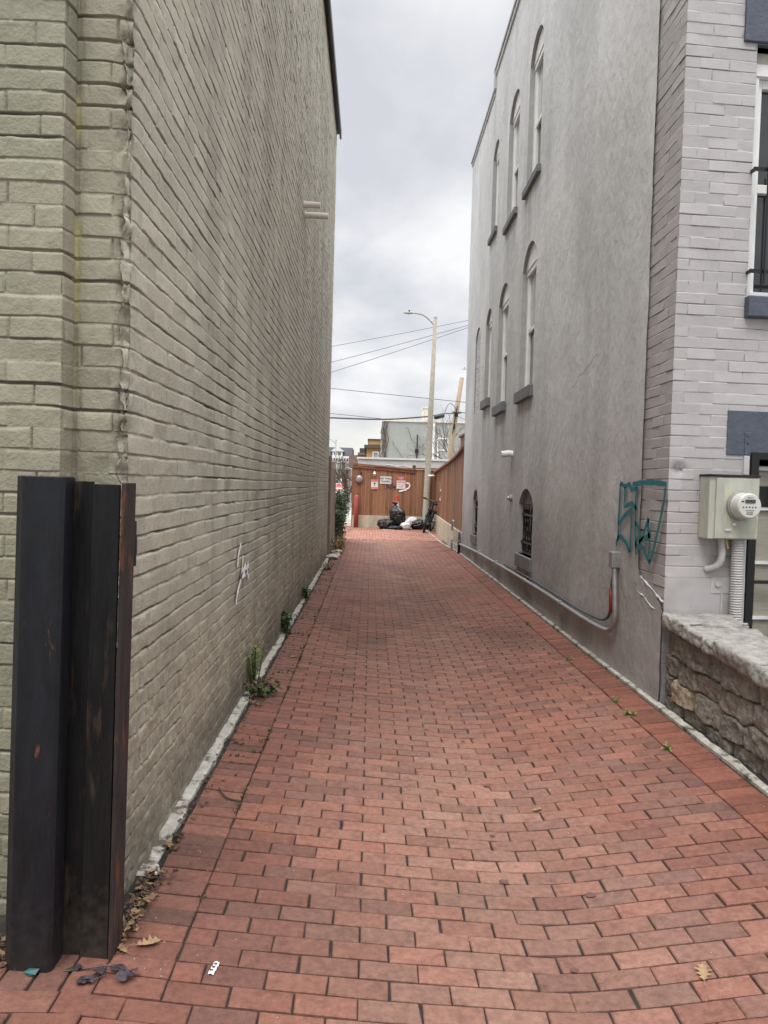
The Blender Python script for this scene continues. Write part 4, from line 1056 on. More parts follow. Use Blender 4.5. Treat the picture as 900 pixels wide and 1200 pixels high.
street_lamp('distant thin street lamp above the row house roof', -2.9, 62, -.05, 5.1, 0, .6)

# utility pole
ux, uy = 3.54, 36
e = empty('utility_pole', 'leaning wooden utility pole right of the street lamp', 'utility pole', (ux, uy, 0))
mb = MB(); mb.tube([(-.28, 0, 0), (.12, 0, 2.81), (.35, 0, 4.8), (.62, 0, 6.75)], [.16, .135, .12, .10], 16); build('pole', mb, M_upole, e, smooth=True)
mb = MB(); mb.tube([(.36, -.14, 4.9), (.41, -.14, 5.1)], .09, 10); mb.box(.28, .34, -.2, -.1, 4.3, 4.55); mb.tube([(.22, -.16, 4.1), (.42, -.16, 5.4)], .02, 6); mb.tube([(.2, -.2, 5.1), (.6, -.2, 5.05)], .03, 8); build('bracket', mb, M_black, e)

# wires
def sagline(a, b, sag, n=24):
    a, b = Vector(a), Vector(b); return [a.lerp(b, i / n) - UP * (sag * 4 * (i / n) * (1 - i / n)) for i in range(n + 1)]
def ext(p, q, y, t0=-.5, t1=1.35):
    a = Vector((p[0], y, p[1])); b = Vector((q[0], y, q[1])); return a + (b - a) * t0, a + (b - a) * t1
def wire(label, p, q, r_, sag=.06, y=28, t0=-.5, t1=1.35):
    a, b = ext(p, q, y, t0, t1); mb = MB(); mb.tube(sagline(a, b, sag), r_ * .75, 6); o = build('wire', mb, M_wire, smooth=True); tag(o, label, 'wire', 'overhead wires crossing the alley end')
wire('topmost thin overhead wire crossing the sky gap', (-1.657, 6.63), (3.469, 7.75), .010)
wire('second overhead wire from the top, crossing the lamp pole', (-1.674, 6.04), (3.474, 7.58), .011)
wire('third overhead wire, steepest of the upper three', (-1.696, 5.66), (3.476, 7.50), .011)
wire('lone dark overhead wire sloping down to the right below the upper three', (-1.68, 5.08), (3.469, 4.70), .014, .0)
wire('thin upper strand of the low pair of cables', (-1.70, 4.17), (.7, 3.99), .012, .0, t1=1.0)
e = empty('overhead_cable', 'thick dark cable with a black splice case running low to the utility pole', 'cable', (2.0, 28, 4.1))
pts = [(-3.5, 28, 4.03), (-1.7, 28, 4.0), (.4, 28, 3.98), (1.5, 28, 4.09), (2.2, 28.2, 4.18), (2.8, 31, 4.55), (3.3, 34, 4.85), (3.9, 36, 5.05)]
mb = MB(); mb.tube(smooth_path(pts), .028, 8); rel(build('cable', mb, M_wire, e, smooth=True), e)
mb = MB(); mb.tube([(2.28, 28.25, 4.12), (2.34, 28.3, 4.15), (2.62, 28.6, 4.24), (2.68, 28.7, 4.27)], [.03, .085, .085, .03], 12); rel(build('splice_case', mb, M_black, e, smooth=True), e)
mb = MB(); mb.tube(smooth_path([(2.68, 28.7, 4.28), (2.9, 30, 4.75), (3.2, 32, 5.1), (3.7, 35, 5.35), (3.95, 35.9, 5.1)]), .016, 6); mb.tube(smooth_path([(3.3, 33, 4.7), (3.6, 35, 4.4), (3.95, 35.8, 4.7)]), .012, 6); rel(build('drip_loop', mb, M_wire, e, smooth=True), e)
mb = MB(); mb.tube(sagline((3.95, 36, 5.15), (9, 34, 5.3), .3), .02, 6); tag(build('wire', mb, M_wire, smooth=True), 'short dark wire leaving the utility pole towards the grey house', 'wire', 'overhead wires crossing the alley end')
mb = MB(); mb.tube(sagline((3.95, 36, 4.95), (9, 34, 4.5), .5), .012, 6); tag(build('wire', mb, M_wire, smooth=True), 'thin drooping wire below the one leaving the utility pole', 'wire', 'overhead wires crossing the alley end')

# garbage bags
def bag(name, label, m, loc, rx, ry, rz_, neck=True, seed=0, cat='garbage bag', slump=0):
    e = empty(name, label, cat, loc)
    bm = bmesh.new(); bmesh.ops.create_icosphere(bm, subdivisions=5, radius=1)
    s = seed * 13
    for v in bm.verts:
        x, y, z = v.co
        an = math.atan2(y, x)
        f = 1 + .16 * (float(fbm(an * 2.2 + s, z * 1.6, seed, 3)) - .5) * 2
        pl = .05 * math.sin(an * 9 + 3 * z + s) * max(0, z) ** 1.2 - .11 * (1 - abs(float(fbm(x * 2.6 + s, z * 2.2 + y * 2.6, seed + 4, 2)) - .5) * 7) * (abs(float(fbm(x * 2.6 + s, z * 2.2 + y * 2.6, seed + 4, 2)) - .5) < .143) - .05 * (1 - abs(float(vn(y * 7 + s, z * 6 - x * 5, seed + 9)) - .5) * 4)
        r_ = f + pl
        zz = (z + 1) / 2
        if neck: r_ *= (1 - .50 * sst(.72, .97, zz))
        x2, y2 = x * r_ * rx, y * r_ * ry; z2 = zz ** .85 * rz_ * (1 + .1 * (float(vn(an * 2, s, seed)) - .5))
        if zz < .12: z2 = zz * .3 * rz_
        v.co = (x2 + slump * zz * zz, y2, z2)
    me = bpy.data.meshes.new('bag_body'); bm.to_mesh(me); bm.free(); me.materials.append(m)
    for p in me.polygons: p.use_smooth = True
    o = bpy.data.objects.new('bag_body', me); COL.objects.link(o); o.parent = e
    if neck:
        mb = MB(); k = 14; vs = []; fs = []
        for lay, (zz, rr_) in enumerate(((.93, .16), (1.0, .07), (1.05, .09), (1.15, .26))):
            for q in range(k):
                an = q * 2 * math.pi / k; r_ = rr_ * (1 + (.35 if q % 2 else -.1) * (lay == 3))
                vs.append((slump + math.cos(an) * r_ * rx * 1.2, math.sin(an) * r_ * ry * 1.2, zz * rz_ * .97 + (.04 * random.random() if lay == 3 else 0)))
        for lay in range(3):
            for q in range(k): fs.append((lay*k+q, lay*k+(q+1) % k, (lay+1)*k+(q+1) % k, (lay+1)*k+q))
        mb.add(vs, fs); build('tied_neck', mb, m, e, smooth=True)
    return e
zf = .03
bag('garbage_bag', 'tall shiny black garbage bag standing tied against the far fence', M_bag, (1.0, 26.95, zf), .29, .26, .84, True, 3, slump=-.12)
bag('garbage_bag', 'low slumped black garbage bag left of the tall one', M_bag, (.56, 26.8, zf), .34, .26, .36, False, 5)
bag('garbage_bag', 'low black garbage bag lying behind the bicycle, right of the white bags', M_bag, (1.78, 27.0, zf), .42, .22, .36, False, 8)
bag('garbage_bag', 'flattened black garbage bag filling the middle of the heap', M_bag, (.90, 26.62, zf), .30, .18, .15, False, 12)
bag('plastic_bag', 'crumpled white plastic bag at the front of the heap', M_wbag, (1.24, 26.6, zf), .19, .15, .26, False, 21, 'plastic bag')
bag('plastic_bag', 'white plastic bag lying on top of the black ones by the pole', M_wbag, (1.50, 27.05, .18), .20, .16, .30, False, 23, 'plastic bag')
bag('plastic_bag', 'small white plastic bag between the white one in front and the tall black one', M_wbag, (1.36, 26.85, .10), .13, .12, .30, False, 25, 'plastic bag')
mb = MB(); mb.box(.44, .86, 26.4, 26.62, .034, .042)
tag(build('cardboard_sheet', mb, mat('cardboard', (.5, .42, .3), None, 5, .8, 0), None, .001), 'flat pale cardboard piece under the front of the black bags', 'cardboard')
e = empty('traffic_cone', 'red orange traffic cone tip with a white band sticking up behind the black bag', 'traffic cone', (.93, 27.25, .03))
mb = MB(); mb.box(-.19, .19, -.19, .19, 0, .03); mb.tube([(0, 0, .03), (0, 0, 1.18), (0, 0, 1.21)], [.17, .055, .045], 20); build('cone_body', mb, M_cone, e, .003)
mb = MB(); mb.tube([(0, 0, .80), (0, 0, .97)], [.0995, .0805], 20, False); build('white_band', mb, M_signw, e)

# bicycle seen from the front
e = empty('bicycle', 'black and teal bicycle leaning by the lamp pole, seen from the front', 'bicycle', (1.80, 25.35, .02))
e.rotation_euler = (0, R(13), R(-16)); e.scale = (1.1, 1.1, 1.08)
def wheel(name, y, steer=0):
    Mx = Matrix.Translation((0, y, .34)) @ Matrix.Rotation(steer, 4, 'Z')
    def circ(r_, n=40): return [Mx @ Vector((0, r_ * math.cos(a), r_ * math.sin(a))) for a in [q * 2 * math.pi / n for q in range(n + 1)]]
    mb = MB(); mb.tube(circ(.315), .034, 10, False); w = build(name, mb, M_rubber, e, smooth=True)
    mb = MB(); mb.tube(circ(.285), .012, 8, False); build('rim', mb, M_bikeb, w, smooth=True)
    mb = MB()
    for k in range(18):
        a = k * 2 * math.pi / 18; mb.tube([Mx @ Vector((.025 * (1 if k % 2 else -1), 0, 0)), Mx @ Vector((0, .28 * math.cos(a), .28 * math.sin(a)))], .0022, 5)
    mb.tube([Mx @ Vector((-.05, 0, 0)), Mx @ Vector((.05, 0, 0))], .022, 10); build('spokes', mb, M_metalg, w)
wheel('wheel', 0, R(8)); wheel('wheel', 1.06)
mb = MB()
hd0, hd1 = Vector((0, .19, .62)), Vector((0, .24, .80)); bb = Vector((0, .58, .29)); st = Vector((0, .74, .74)); ra = Vector((0, 1.06, .34))
mb.tube([hd0, hd1], .045, 12); mb.tube([hd0, bb], .045, 12); mb.tube([hd1 - Vector((0, 0, .05)), st - Vector((0, .03, .08))], .02, 12); mb.tube([bb, st], .02, 12)
for s_ in (-1, 1): mb.tube([bb + Vector((s_*.03, 0, 0)), ra + Vector((s_*.06, 0, 0))], .012, 8); mb.tube([st + Vector((0, 0, -.1)), ra + Vector((s_*.06, 0, 0))], .010, 8)
build('frame', mb, M_bikeb, e, smooth=True)
mb = MB()
for s_ in (-1, 1): mb.tube([Vector((s_*.055, .0, .34)), Vector((s_*.06, .10, .58)), Vector((s_*.03, .17, .63))], .026, 10)
mb.box(-.07, .07, .13, .2, .60, .65); build('fork', mb, M_bikeb, e, .004)
mb = MB(); mb.tube([Vector((-.085, .0, .34)), Vector((-.09, .10, .60))], .016, 8); build('fork_stripe', mb, M_biket, e)
mb = MB(); mb.tube([(math.cos(0) * 0, .34 * math.cos(a), .34 + .37 * math.sin(a)) for a in [R(20 + q * 8) for q in range(17)]], .03, 6); build('mudguard', mb, M_bikeb, e, smooth=True)
mb = MB(); mb.tube([hd1, hd1 + Vector((0, .05, .15)), hd1 + Vector((0, .0, .20))], .034, 10); hb = build('stem', mb, M_bikeb, e)
mb = MB(); c_ = hd1 + Vector((0, 0, .20)); mb.tube(smooth_path([c_ + Vector((-.36, .12, .04)), c_ + Vector((-.2, .04, .03)), c_, c_ + Vector((.2, .04, .03)), c_ + Vector((.36, .12, .04))], 2), .020, 10); hh = build('handlebar', mb, M_bikeb, e, smooth=True)
for s_ in (-1, 1):
    mb = MB(); mb.tube([c_ + Vector((s_*.25, .06, .033)), c_ + Vector((s_*.37, .125, .04))], .028, 10); build('grip', mb, M_rubber, hh, smooth=True)
mb = MB(); mb.box(-.075, .075, .10, .2, .64, .78); build('headlight', mb, M_bikeb, e, .01)
mb = MB(); mb.tube([st, st + Vector((0, .03, .14))], .015, 10); build('seat_post', mb, M_metalg, e)
mb = MB(); mb.prism([(-.03, .60), (.03, .60), (.045, .74), (.085, .88), (.07, .90), (-.07, .90), (-.085, .88), (-.045, .74)], .88, .94); build('saddle', mb, M_rubber, e, .015)
mb = MB(); mb.tube([bb + Vector((-.07, 0, 0)), bb + Vector((.07, 0, 0))], .03, 14); mb.tube([bb + Vector((.075, 0, 0)), bb + Vector((.08, .1, -.13))], .012, 8); mb.tube([bb + Vector((-.075, 0, 0)), bb + Vector((-.08, -.1, .13))], .012, 8); build('crank', mb, M_metalg, e)
for s_, q in ((1, Vector((.08, .1, -.13))), (-1, Vector((-.08, -.1, .13)))):
    mb = MB(); p = bb + q; mb.box(min(p.x, p.x + s_*.1), max(p.x, p.x + s_*.1), p.y - .04, p.y + .04, p.z - .012, p.z + .012); build('pedal', mb, M_rubber, e, .003)
mb = MB(); mb.tube([bb + Vector((-.05, .1, -.02)), bb + Vector((-.20, .18, -.27))], .009, 8); build('kickstand', mb, M_metalg, e)

# standpipe on the retaining wall
e = empty('stand_pipe', 'grey stand pipe with a hooked top in front of the cream retaining wall', 'pipe', (1.93, 17.8, 0))
mb = MB(); mb.tube(smooth_path([(0, 0, -.02), (0, 0, .4), (0, 0, .72), (.01, -.03, .80), (.03, -.08, .80), (.03, -.09, .70)]), .026, 10); build('pipe', mb, M_galv, e, smooth=True)
mb = MB(); mb.tube([(0, 0, .30), (.03, -.5, .28), (.03, -1.3, .30)], .016, 8); mb.tube([(-.02, 0, .30), (.05, 0, .30)], .035, 10); build('branch_pipe', mb, M_galv, e)
mb = MB(); mb.box(-.03, .03, -.055, -.03, .34, .56); build('valve_box', mb, M_offwhite, e, .004)
e = empty('down_pipe', 'thin dark drain pipe at the foot of the grey house corner', 'pipe', (1.94, 16.42, 0))
mb = MB(); mb.tube([(.0, 0, -.02), (0, 0, .62)], .03, 10); build('pipe', mb, M_black, e, smooth=True)
mb = MB(); mb.tube([(-.002, 0, .4), (-.002, 0, .46)], .042, 10); build('collar', mb, M_galv, e)

# weathered fence beyond the left building
e = empty('weathered_fence', 'weathered grey board fence beyond the end of the taupe building', 'fence', (-.9, 16, 0))
o = fence_boards('board_panel', (-.89, 15.26), (-.86, 18.2), .04, lambda u: 2.0 - .06 * u, .14, M_gwood, e, seed=4, zj=.03, tone=(.75, 1.15), gap=.008); rel(o, e)
mb = MB(); mb.box(-.95, -.905, 15.3, 18.15, .5, .58); mb.box(-.95, -.905, 15.3, 18.15, 1.5, 1.58); rel(build('rail', mb, M_bark, e), e)
mb = MB(); mb.box(-.90, -.80, 15.22, 15.31, .0, 2.15); rel(build('post', mb, mat('old post', (.30, .25, .2), (.2, .16, .13), 6, .9, .6, 30, .005, stretch=(5, 5, .4)), e, .006), e)

# ------------------------------------------------------------------ background buildings
def window_simple(parent, x0, x1, z0, z1, y, frame=M_white, fw=.08, sash=True):
    mb = MB(); mb.box(x0, x0 + fw, y - .08, y, z0, z1); mb.box(x1 - fw, x1, y - .08, y, z0, z1); mb.box(x0, x1, y - .085, y, z1 - .001, z1 + fw); mb.box(x0 - .03, x1 + .03, y - .12, y, z0 - fw, z0)
    if sash: mb.box(x0 + fw, x1 - fw, y - .06, y, (z0 + z1) / 2 - .04, (z0 + z1) / 2 + .04)
    w = rel(build('window', mb, frame, parent), parent)
    mb = MB(); mb.box(x0 + fw, x1 - fw, y - .03, y + .01, z0, z1); build('pane', mb, mat('far pane', (.42, .45, .44), (.3, .33, .33), 1.2, .3, 0), w)
gb = empty('green_building', 'sage green painted brick building behind the far fence, with one white window', 'building', (.62, 45, 0))
mb = MB(); mb.box(.62, 8.5, 45, 56, 0, 5.35); rel(build('wall', mb, M_green, gb), gb)
mb = MB(); mb.box(.58, 8.55, 44.93, 56.05, 5.351, 5.45); rel(build('parapet_cap', mb, M_offwhite, gb), gb)
mb = MB(); mb.box(2.95, 3.35, 45.2, 45.9, 5.45, 6.2); mb.box(2.9, 3.4, 45.15, 45.95, 6.2, 6.3); rel(build('chimney', mb, M_offwhite, gb), gb)
window_simple(gb, 3.85, 4.5, 3.10, 4.38, 45)
mb = MB(); mb.tube([(3.62, 44.92, .5), (3.62, 44.92, 5.3)], .07, 8); rel(build('downspout', mb, M_white, gb), gb)
mb = MB(); mb.tube([(2.65, 44.93, 2.5), (2.66, 44.93, 4.6)], .03, 6); mb.box(2.55, 2.75, 44.86, 45, 3.5, 3.75); rel(build('service_cable', mb, M_black, gb), gb)
# corner vines and climbing stems
def branch(mb, p, d, L, r_, depth, rr, spread=.6, up=.15, n=5, kids=3):
    pts = [Vector(p)]; d = Vector(d).normalized()
    for i in range(n):
        d = (d + Vector((rr.gauss(0, .16), rr.gauss(0, .16), rr.gauss(0, .12) + up * .3))).normalized(); pts.append(pts[-1] + d * L / n)
    mb.tube(pts, [r_ * (1 - .55 * i / n) for i in range(n + 1)], 6 if depth > 1 else 4)
    if depth > 0:
        for k in range(kids):
            i = rr.randint(2, n); dd = (d + Vector((rr.gauss(0, spread), rr.gauss(0, spread), rr.gauss(.1, spread * .6)))).normalized()
            branch(mb, pts[i], dd, L * rr.uniform(.5, .75), r_ * .5, depth - 1, rr, spread, up, n, kids)
rr = random.Random(5)
mb = MB()
for k in range(9): 
    x = .62 + rr.uniform(-.08, .18); mb.tube([(x + rr.gauss(0, .09), 44.88, .3 + i * .5) for i in range(11)], .022, 5)
vn_ = tag(build('climbing_vine', mb, M_bark), 'bare climbing vine stems up the left corner of the sage green building', 'vine')
mb = MB()
for (x, z) in ((1.9, 5.0), (2.1, 3.3), (1.2, 4.2)):
    pts = [(x, 44.9, z)]
    for i in range(8): pts.append((pts[-1][0] + rr.uniform(.02, .22), 44.9, pts[-1][2] - rr.uniform(.05, .35)))
    mb.tube(pts, .016, 4)
tag(build('climbing_vine', mb, M_bark), 'thin bare vine strands trailing across the sage green wall', 'vine')
def bare_tree(label, x, y, h, seed, lean=(0, 0), r0_=.14, depth=4, group=None, kids=3, sp=.6):
    rr = random.Random(seed); e = empty('bare_tree', label, 'tree', (x, y, 0), group=group)
    top = Vector((lean[0], lean[1], h * .45)); mb = MB(); mb.tube([Vector((0, 0, -.05)), Vector((lean[0] * .3, lean[1] * .3, h * .2)), top], [r0_ * 1.2, r0_, r0_ * .7], 10); build('trunk', mb, M_bark, e, smooth=True)
    mb = MB()
    for k in range(5): branch(mb, top * rr.uniform(.75, 1.0), (rr.gauss(lean[0] * .3, .5), rr.gauss(0, .5), 1), h * .42, r0_ * .5, depth - 1, rr, sp, .15, 5, kids)
    build('crown', mb, M_bark, e)
bare_tree('bare winter tree with curling twigs beside the utility pole', 4.9, 40.5, 4.9, 21, (.0, 0), .08, 4, kids=4)
bare_tree('dark leaning bare tree behind the shrub, left of the far fence', -1.45, 33, 2.5, 8, (.40, 0), .13, 4, kids=3)
bare_tree('small bare street tree in front of the brown row house', -3.1, 60, 3.4, 15, (.1, 0), .12, 4)
bare_tree('slender bare street tree left of the brown row house dormer', -5.0, 66, 3.2, 31, (-.1, 0), .12, 4)

ga = empty('garage', 'low white rendered garage rising just above the far wooden fence', 'garage', (-.52, 29, 0))
mb = MB(); mb.box(-.52, 5.5, 29, 33.5, 0, 2.56); rel(build('wall', mb, M_wwall, ga), ga)
mb = MB(); mb.box(-.56, 5.55, 28.95, 33.55, 2.561, 2.63); rel(build('parapet_cap', mb, M_white, ga), ga)
for i in range(9):
    pass
mb = MB(); mb.tube(smooth_path([(.5 + i * .14, 27.9 + .1 * math.sin(i * 2), 2.31 + .03 * math.sin(i * 1.7) - .005 * i) for i in range(9)]), .03, 6); mb.box(.4, 1.8, 27.8, 28.1, 2.2, 2.27)
tag(build('tarp_roll', mb, M_metalg, smooth=True), 'crumpled grey strip lying along the top of the far fence', 'tarp')

tb = empty('tan_building', 'tan brick house with dark cornice showing left of the sage green building', 'building', (-.45, 60, 0))
mb = MB(); mb.box(-.42, 5, 60, 70, 0, 4.45); mb.box(-.30, 5, 60.3, 70, 4.75, 5.12); rel(build('wall', mb, M_tan, tb), tb)
mb = MB(); mb.box(-.62, 5.1, 59.75, 70, 4.45, 4.70); mb.box(-.36, 5.1, 60.2, 70, 5.12, 5.2); rel(build('cornice', mb, M_brown, tb), tb)
window_simple(tb, .05, .55, 2.9, 4.1, 60); window_simple(tb, .65, 1.1, 2.9, 4.1, 60)
bw_ = empty('brick_house', 'narrow dark brown brick house end just left of the white garage', 'house', (-1.9, 70, 0))
mb = MB(); mb.box(-2.1, -.4, 70, 78, 0, 4.25); mb.box(-1.3, -.45, 69.9, 78, 4.25, 4.5); rel(build('wall', mb, M_bhouse, bw_), bw_)
mb = MB(); mb.box(-1.15, -.5, 71, 76, 4.5, 4.95); rel(build('roof', mb, M_slate, bw_), bw_)

rh = empty('row_house', 'brown brick row house with slate mansard and white dormer far beyond the alley', 'house', (-4.5, 95, 0))
mb = MB(); mb.box(-14, -2.45, 95, 106, -.1, 4.72); rel(build('wall', mb, M_bhouse, rh), rh)
mb = MB(); 
vs = [(-14, 94.9, 5.0), (-2.45, 94.9, 5.0), (-2.45, 96.3, 6.15), (-14, 96.3, 6.15), (-14, 105, 5.0), (-2.45, 105, 5.0), (-2.45, 104, 6.15), (-14, 104, 6.15)]
mb.add(vs, [(0, 1, 2, 3), (3, 2, 6, 7), (4, 7, 6, 5), (1, 5, 6, 2), (0, 3, 7, 4)]); rel(build('roof', mb, M_slate, rh), rh)
mb = MB(); mb.box(-14.1, -2.4, 94.5, 95.3, 4.73, 5.0); 
for i in range(36): mb.box(-14 + i * .325, -13.85 + i * .325, 94.55, 94.95, 4.5, 4.729)
mb.box(-14.1, -2.4, 94.9, 95.3, 4.25, 4.45); rel(build('cornice', mb, M_white, rh), rh)
for dx in (-4.28, -8.9):
    mb = MB(); mb.box(dx - .62, dx + .62, 94.6, 96.5, 5.001, 5.62); mb.add([(dx - .85, 94.45, 5.6), (dx + .85, 94.45, 5.6), (dx, 94.45, 6.18), (dx - .85, 96.6, 5.6), (dx + .85, 96.6, 5.6), (dx, 96.6, 6.18)], [(0, 1, 2), (3, 5, 4), (0, 3, 4, 1), (1, 4, 5, 2), (2, 5, 3, 0)])
    d_ = rel(build('dormer', mb, M_white, rh), rh)
    mb = MB(); mb.box(dx - .42, dx - .06, 94.55, 94.61, 5.12, 5.5); mb.box(dx + .06, dx + .42, 94.55, 94.61, 5.12, 5.5); build('pane', mb, mat('far dark pane', (.2, .22, .24), None, 3, .3, 0), d_)
for x in (-12.6, -11, -9.2, -7.6, -5.7, -4.05, -2.95):
    for z in (2.9, .8, -1.2):
        if z > 0: window_simple(rh, x - .36, x + .36, z, z + 1.25, 95, M_white, .12)
mb = MB(); mb.box(-5.6, -3.6, 93.6, 95, 2.30, 2.45)
for x in (-5.5, -4.6, -3.7): mb.tube([(x, 93.7, 0), (x, 93.7, 2.3)], .07, 8)
rel(build('porch', mb, M_white, rh), rh)
# white picket railing and low wall at the far street
e = empty('iron_railing', 'pale railing across the far street left of the wooden fence', 'railing', (-3, 50, 0))
mb = MB(); mb.box(-9, -.8, 49.9, 50.1, 0, .35); mb.box(-9, -.8, 49.98, 50.02, 1.25, 1.3)
for i in range(60): mb.tube([(-9 + i * .137, 50, .35), (-9 + i * .137, 50, 1.3)], .014, 5)
rel(build('rails', mb, M_metalg, e), e)
# do not enter sign
e = empty('street_sign', 'square white do not enter sign with red disc on a post beyond the shrub', 'sign', (-1.86, 44, 0))
mb = MB(); mb.tube([(0, .03, 0), (0, .03, 1.75)], .03, 8); build('post', mb, M_galv, e)
mb = MB(); mb.box(-.27, .27, -.01, 0, 1.06, 1.60); build('plate', mb, M_signw, e)
mb = MB(); mb.tube([(0, -.011, 1.33), (0, -.016, 1.33)], .245, 32); build('disc', mb, M_signr, e)
mb = MB(); mb.box(-.19, .19, -.022, -.0165, 1.285, 1.365); build('bar', mb, M_signw, e)
text('DO NOT', .09, (0, -.02, 1.44), M_signw, e); text('ENTER', .09, (0, -.02, 1.21), M_signw, e)
e = empty('traffic_signal', 'black traffic signal head hanging above the far street', 'traffic light', (-1.72, 52, 0))
mb = MB(); mb.tube([(.35, 0, 0), (.35, 0, 2.6), (0, 0, 2.7)], .05, 8); build('post', mb, M_metalg, e)
mb = MB(); mb.box(-.16, .16, -.12, .12, 1.9, 2.55); hd_ = build('housing', mb, M_black, e, .01)
for k, cc in enumerate(((.12, .02, .02), (.12, .08, .01), (.01, .10, .05))):
    mb = MB(); mb.tube([(0, -.12, 2.44 - k * .21), (0, -.15, 2.44 - k * .21)], .075, 14); build('lens', mb, mat('lens%d' % k, cc, None, 3, .3, 0), hd_)

# ------------------------------------------------------------------ planting
def leaf_mesh(mb, p, d, nrm, L, W, bend=.2):
    d = d.normalized(); s_ = d.cross(nrm).normalized(); nrm = s_.cross(d).normalized()
    a = p; m1 = p + d * L * .45; t = p + d * L - nrm * L * bend
    mb.add([a, m1 + s_ * W * .5 - nrm * W * .12, t, m1 - s_ * W * .5 - nrm * W * .12, m1], [(0, 1, 4), (1, 2, 4), (2, 3, 4), (3, 0, 4)])
def leafy(name, label, cat, loc, n, h, rx, ry, L, W, m, m2=None, stems=6, seed=1, droop=.2, group=None, kind=None, leaning=(0, 0)):
    rr = random.Random(seed); e = empty(name, label, cat, loc, group=group)
    mb = MB(); tips = []
    for k in range(stems):
        a = rr.uniform(0, 6.28); q = rr.random() ** .5; x1, y1 = rx * q * math.cos(a), ry * q * math.sin(a); hh = h * rr.uniform(.6, 1)
        pts = [Vector((x1 * .2, y1 * .2, -.01)), Vector((x1 * .6 + leaning[0] * .4, y1 * .6 + leaning[1] * .4, hh * .5)), Vector((x1 + leaning[0], y1 + leaning[1], hh))]
        pts = smooth_path(pts, 2); mb.tube(pts, [.004 + .006 * h * (1 - i / len(pts)) for i in range(len(pts))], 5); tips.append(pts)
    build('stem', mb, M_bark if h > .6 else M_leafm, e)
    for mi, mm in enumerate([m] + ([m2] if m2 else [])):
        mb = MB()
        for k in range(n // (1 if not m2 else 2)):
            pts = rr.choice(tips); t = rr.random() ** .7; i = min(int(t * (len(pts) - 1)), len(pts) - 2); p = pts[i].lerp(pts[i+1], rr.random())
            d = Vector((rr.gauss(0, 1), rr.gauss(0, 1), rr.gauss(.2, .6))); p = p + d.normalized() * rr.uniform(0, .5) * L * (2 if h > .6 else 1)
            nr = Vector((rr.gauss(0, .5), rr.gauss(0, .5), 1)); leaf_mesh(mb, p, d, nr, L * rr.uniform(.6, 1.2), W * rr.uniform(.7, 1.2), droop)
        build('foliage', mb, mm, e)
    return e
leafy('shrub', 'dark glossy evergreen shrub at the end of the weathered fence', 'shrub', (-.80, 19.4, .02), 3200, 1.40, .22, 1.5, .08, .05, M_leafd, M_leafm, 34, 3)
leafy('dry_grass_tuft', 'tawny clump of dead grass and stems at the foot of the weathered fence', 'dry grass', (-.70, 17.0, .03), 500, .42, .22, .9, .12, .012, M_straw, M_dry, 30, 4, .5)
leafy('weed', 'tall feathery yellow green weed growing against the left wall', 'weed', (-.80, 5.42, .08), 420, .37, .08, .10, .045, .007, M_leafy, M_leafm, 9, 6, .2)
leafy('weed', 'broad low clump of green and brown weeds at the left wall foot', 'weed', (-.74, 5.28, .075), 240, .13, .14, .18, .045, .028, M_leafm, M_dryd, 12, 7, .2)
leafy('weed', 'leafy green weed at the left wall foot halfway along the kerb strip', 'weed', (-.80, 7.5, .08), 200, .24, .08, .14, .05, .03, M_leafm, M_leafd, 8, 9, .2)
leafy('weed', 'small dark green weed at the left wall foot, well up the alley', 'weed', (-.80, 9.75, .08), 150, .17, .06, .12, .05, .03, M_leafd, M_leafm, 7, 10, .2)
leafy('weed', 'low dry brown weed near the end of the taupe building', 'weed', (-.72, 13.2, .08), 160, .12, .10, .30, .05, .025, M_dry, M_leafm, 9, 12, .2)
for i, (x, y, s_, lb) in enumerate(((1.738, 4.25, .8, 'small weed in the right border joint, closest to the stone wall'), (1.738, 4.92, 1.2, 'largest little weed in the right border joint, by the grey house corner'), (1.738, 5.2, .8, 'tiny weed in the right border joint just past the house corner'), (1.738, 6.45, 1.0, 'tiny weed in the right border joint below the conduit bend'), (1.738, 8.1, 1.0, 'tiny weed in the right border joint by the barred window'))):
    leafy('weed', lb, 'weed', (x, y, zgf(x, y)), int(46 * s_), .028 * s_, .03 * s_, .06 * s_, .022, .012, M_leafy, M_leafm, 5, 40 + i, .2, 'small weeds in the right border joint')
# moss and seedlings in the left joint
rr = random.Random(77); mb = MB()
for k in range(520):
    y = 2.3 + 10 * rr.random() ** 1.3; x = -.5775 + rr.gauss(0, .004)
    if float(vn(y * 2.2, 5, 66)) < .42: continue
    for q in range(3):
        leaf_mesh(mb, Vector((x + rr.gauss(0, .006), y + rr.gauss(0, .012), zgf(x, y) - .004)), Vector((rr.gauss(0, 1), rr.gauss(0, 1), .8)), Vector((rr.gauss(0, .4), rr.gauss(0, .4), 1)), .016, .009)
for k in range(420):   # tufts on the soldier course
    y = rr.choice((6.1, 7.0, 7.6, 8.6, 10.5, 11.8, 12.6, 4.2)) + rr.gauss(0, .2); x = -.578 - rr.random() * .16; 
    yy_ = 2.222 + .0464 + round((y - 2.2684) / .0928) * .0928
    leaf_mesh(mb, Vector((x, yy_ + rr.gauss(0, .006), zgf(x, yy_) - .002)), Vector((rr.gauss(0, 1), rr.gauss(0, 1), .7)), Vector((rr.gauss(0, .4), rr.gauss(0, .4), 1)), .022, .012)
tag(build('moss', mb, M_moss), 'moss and tiny seedlings in the joints of the left brick border', 'moss', kind='stuff')
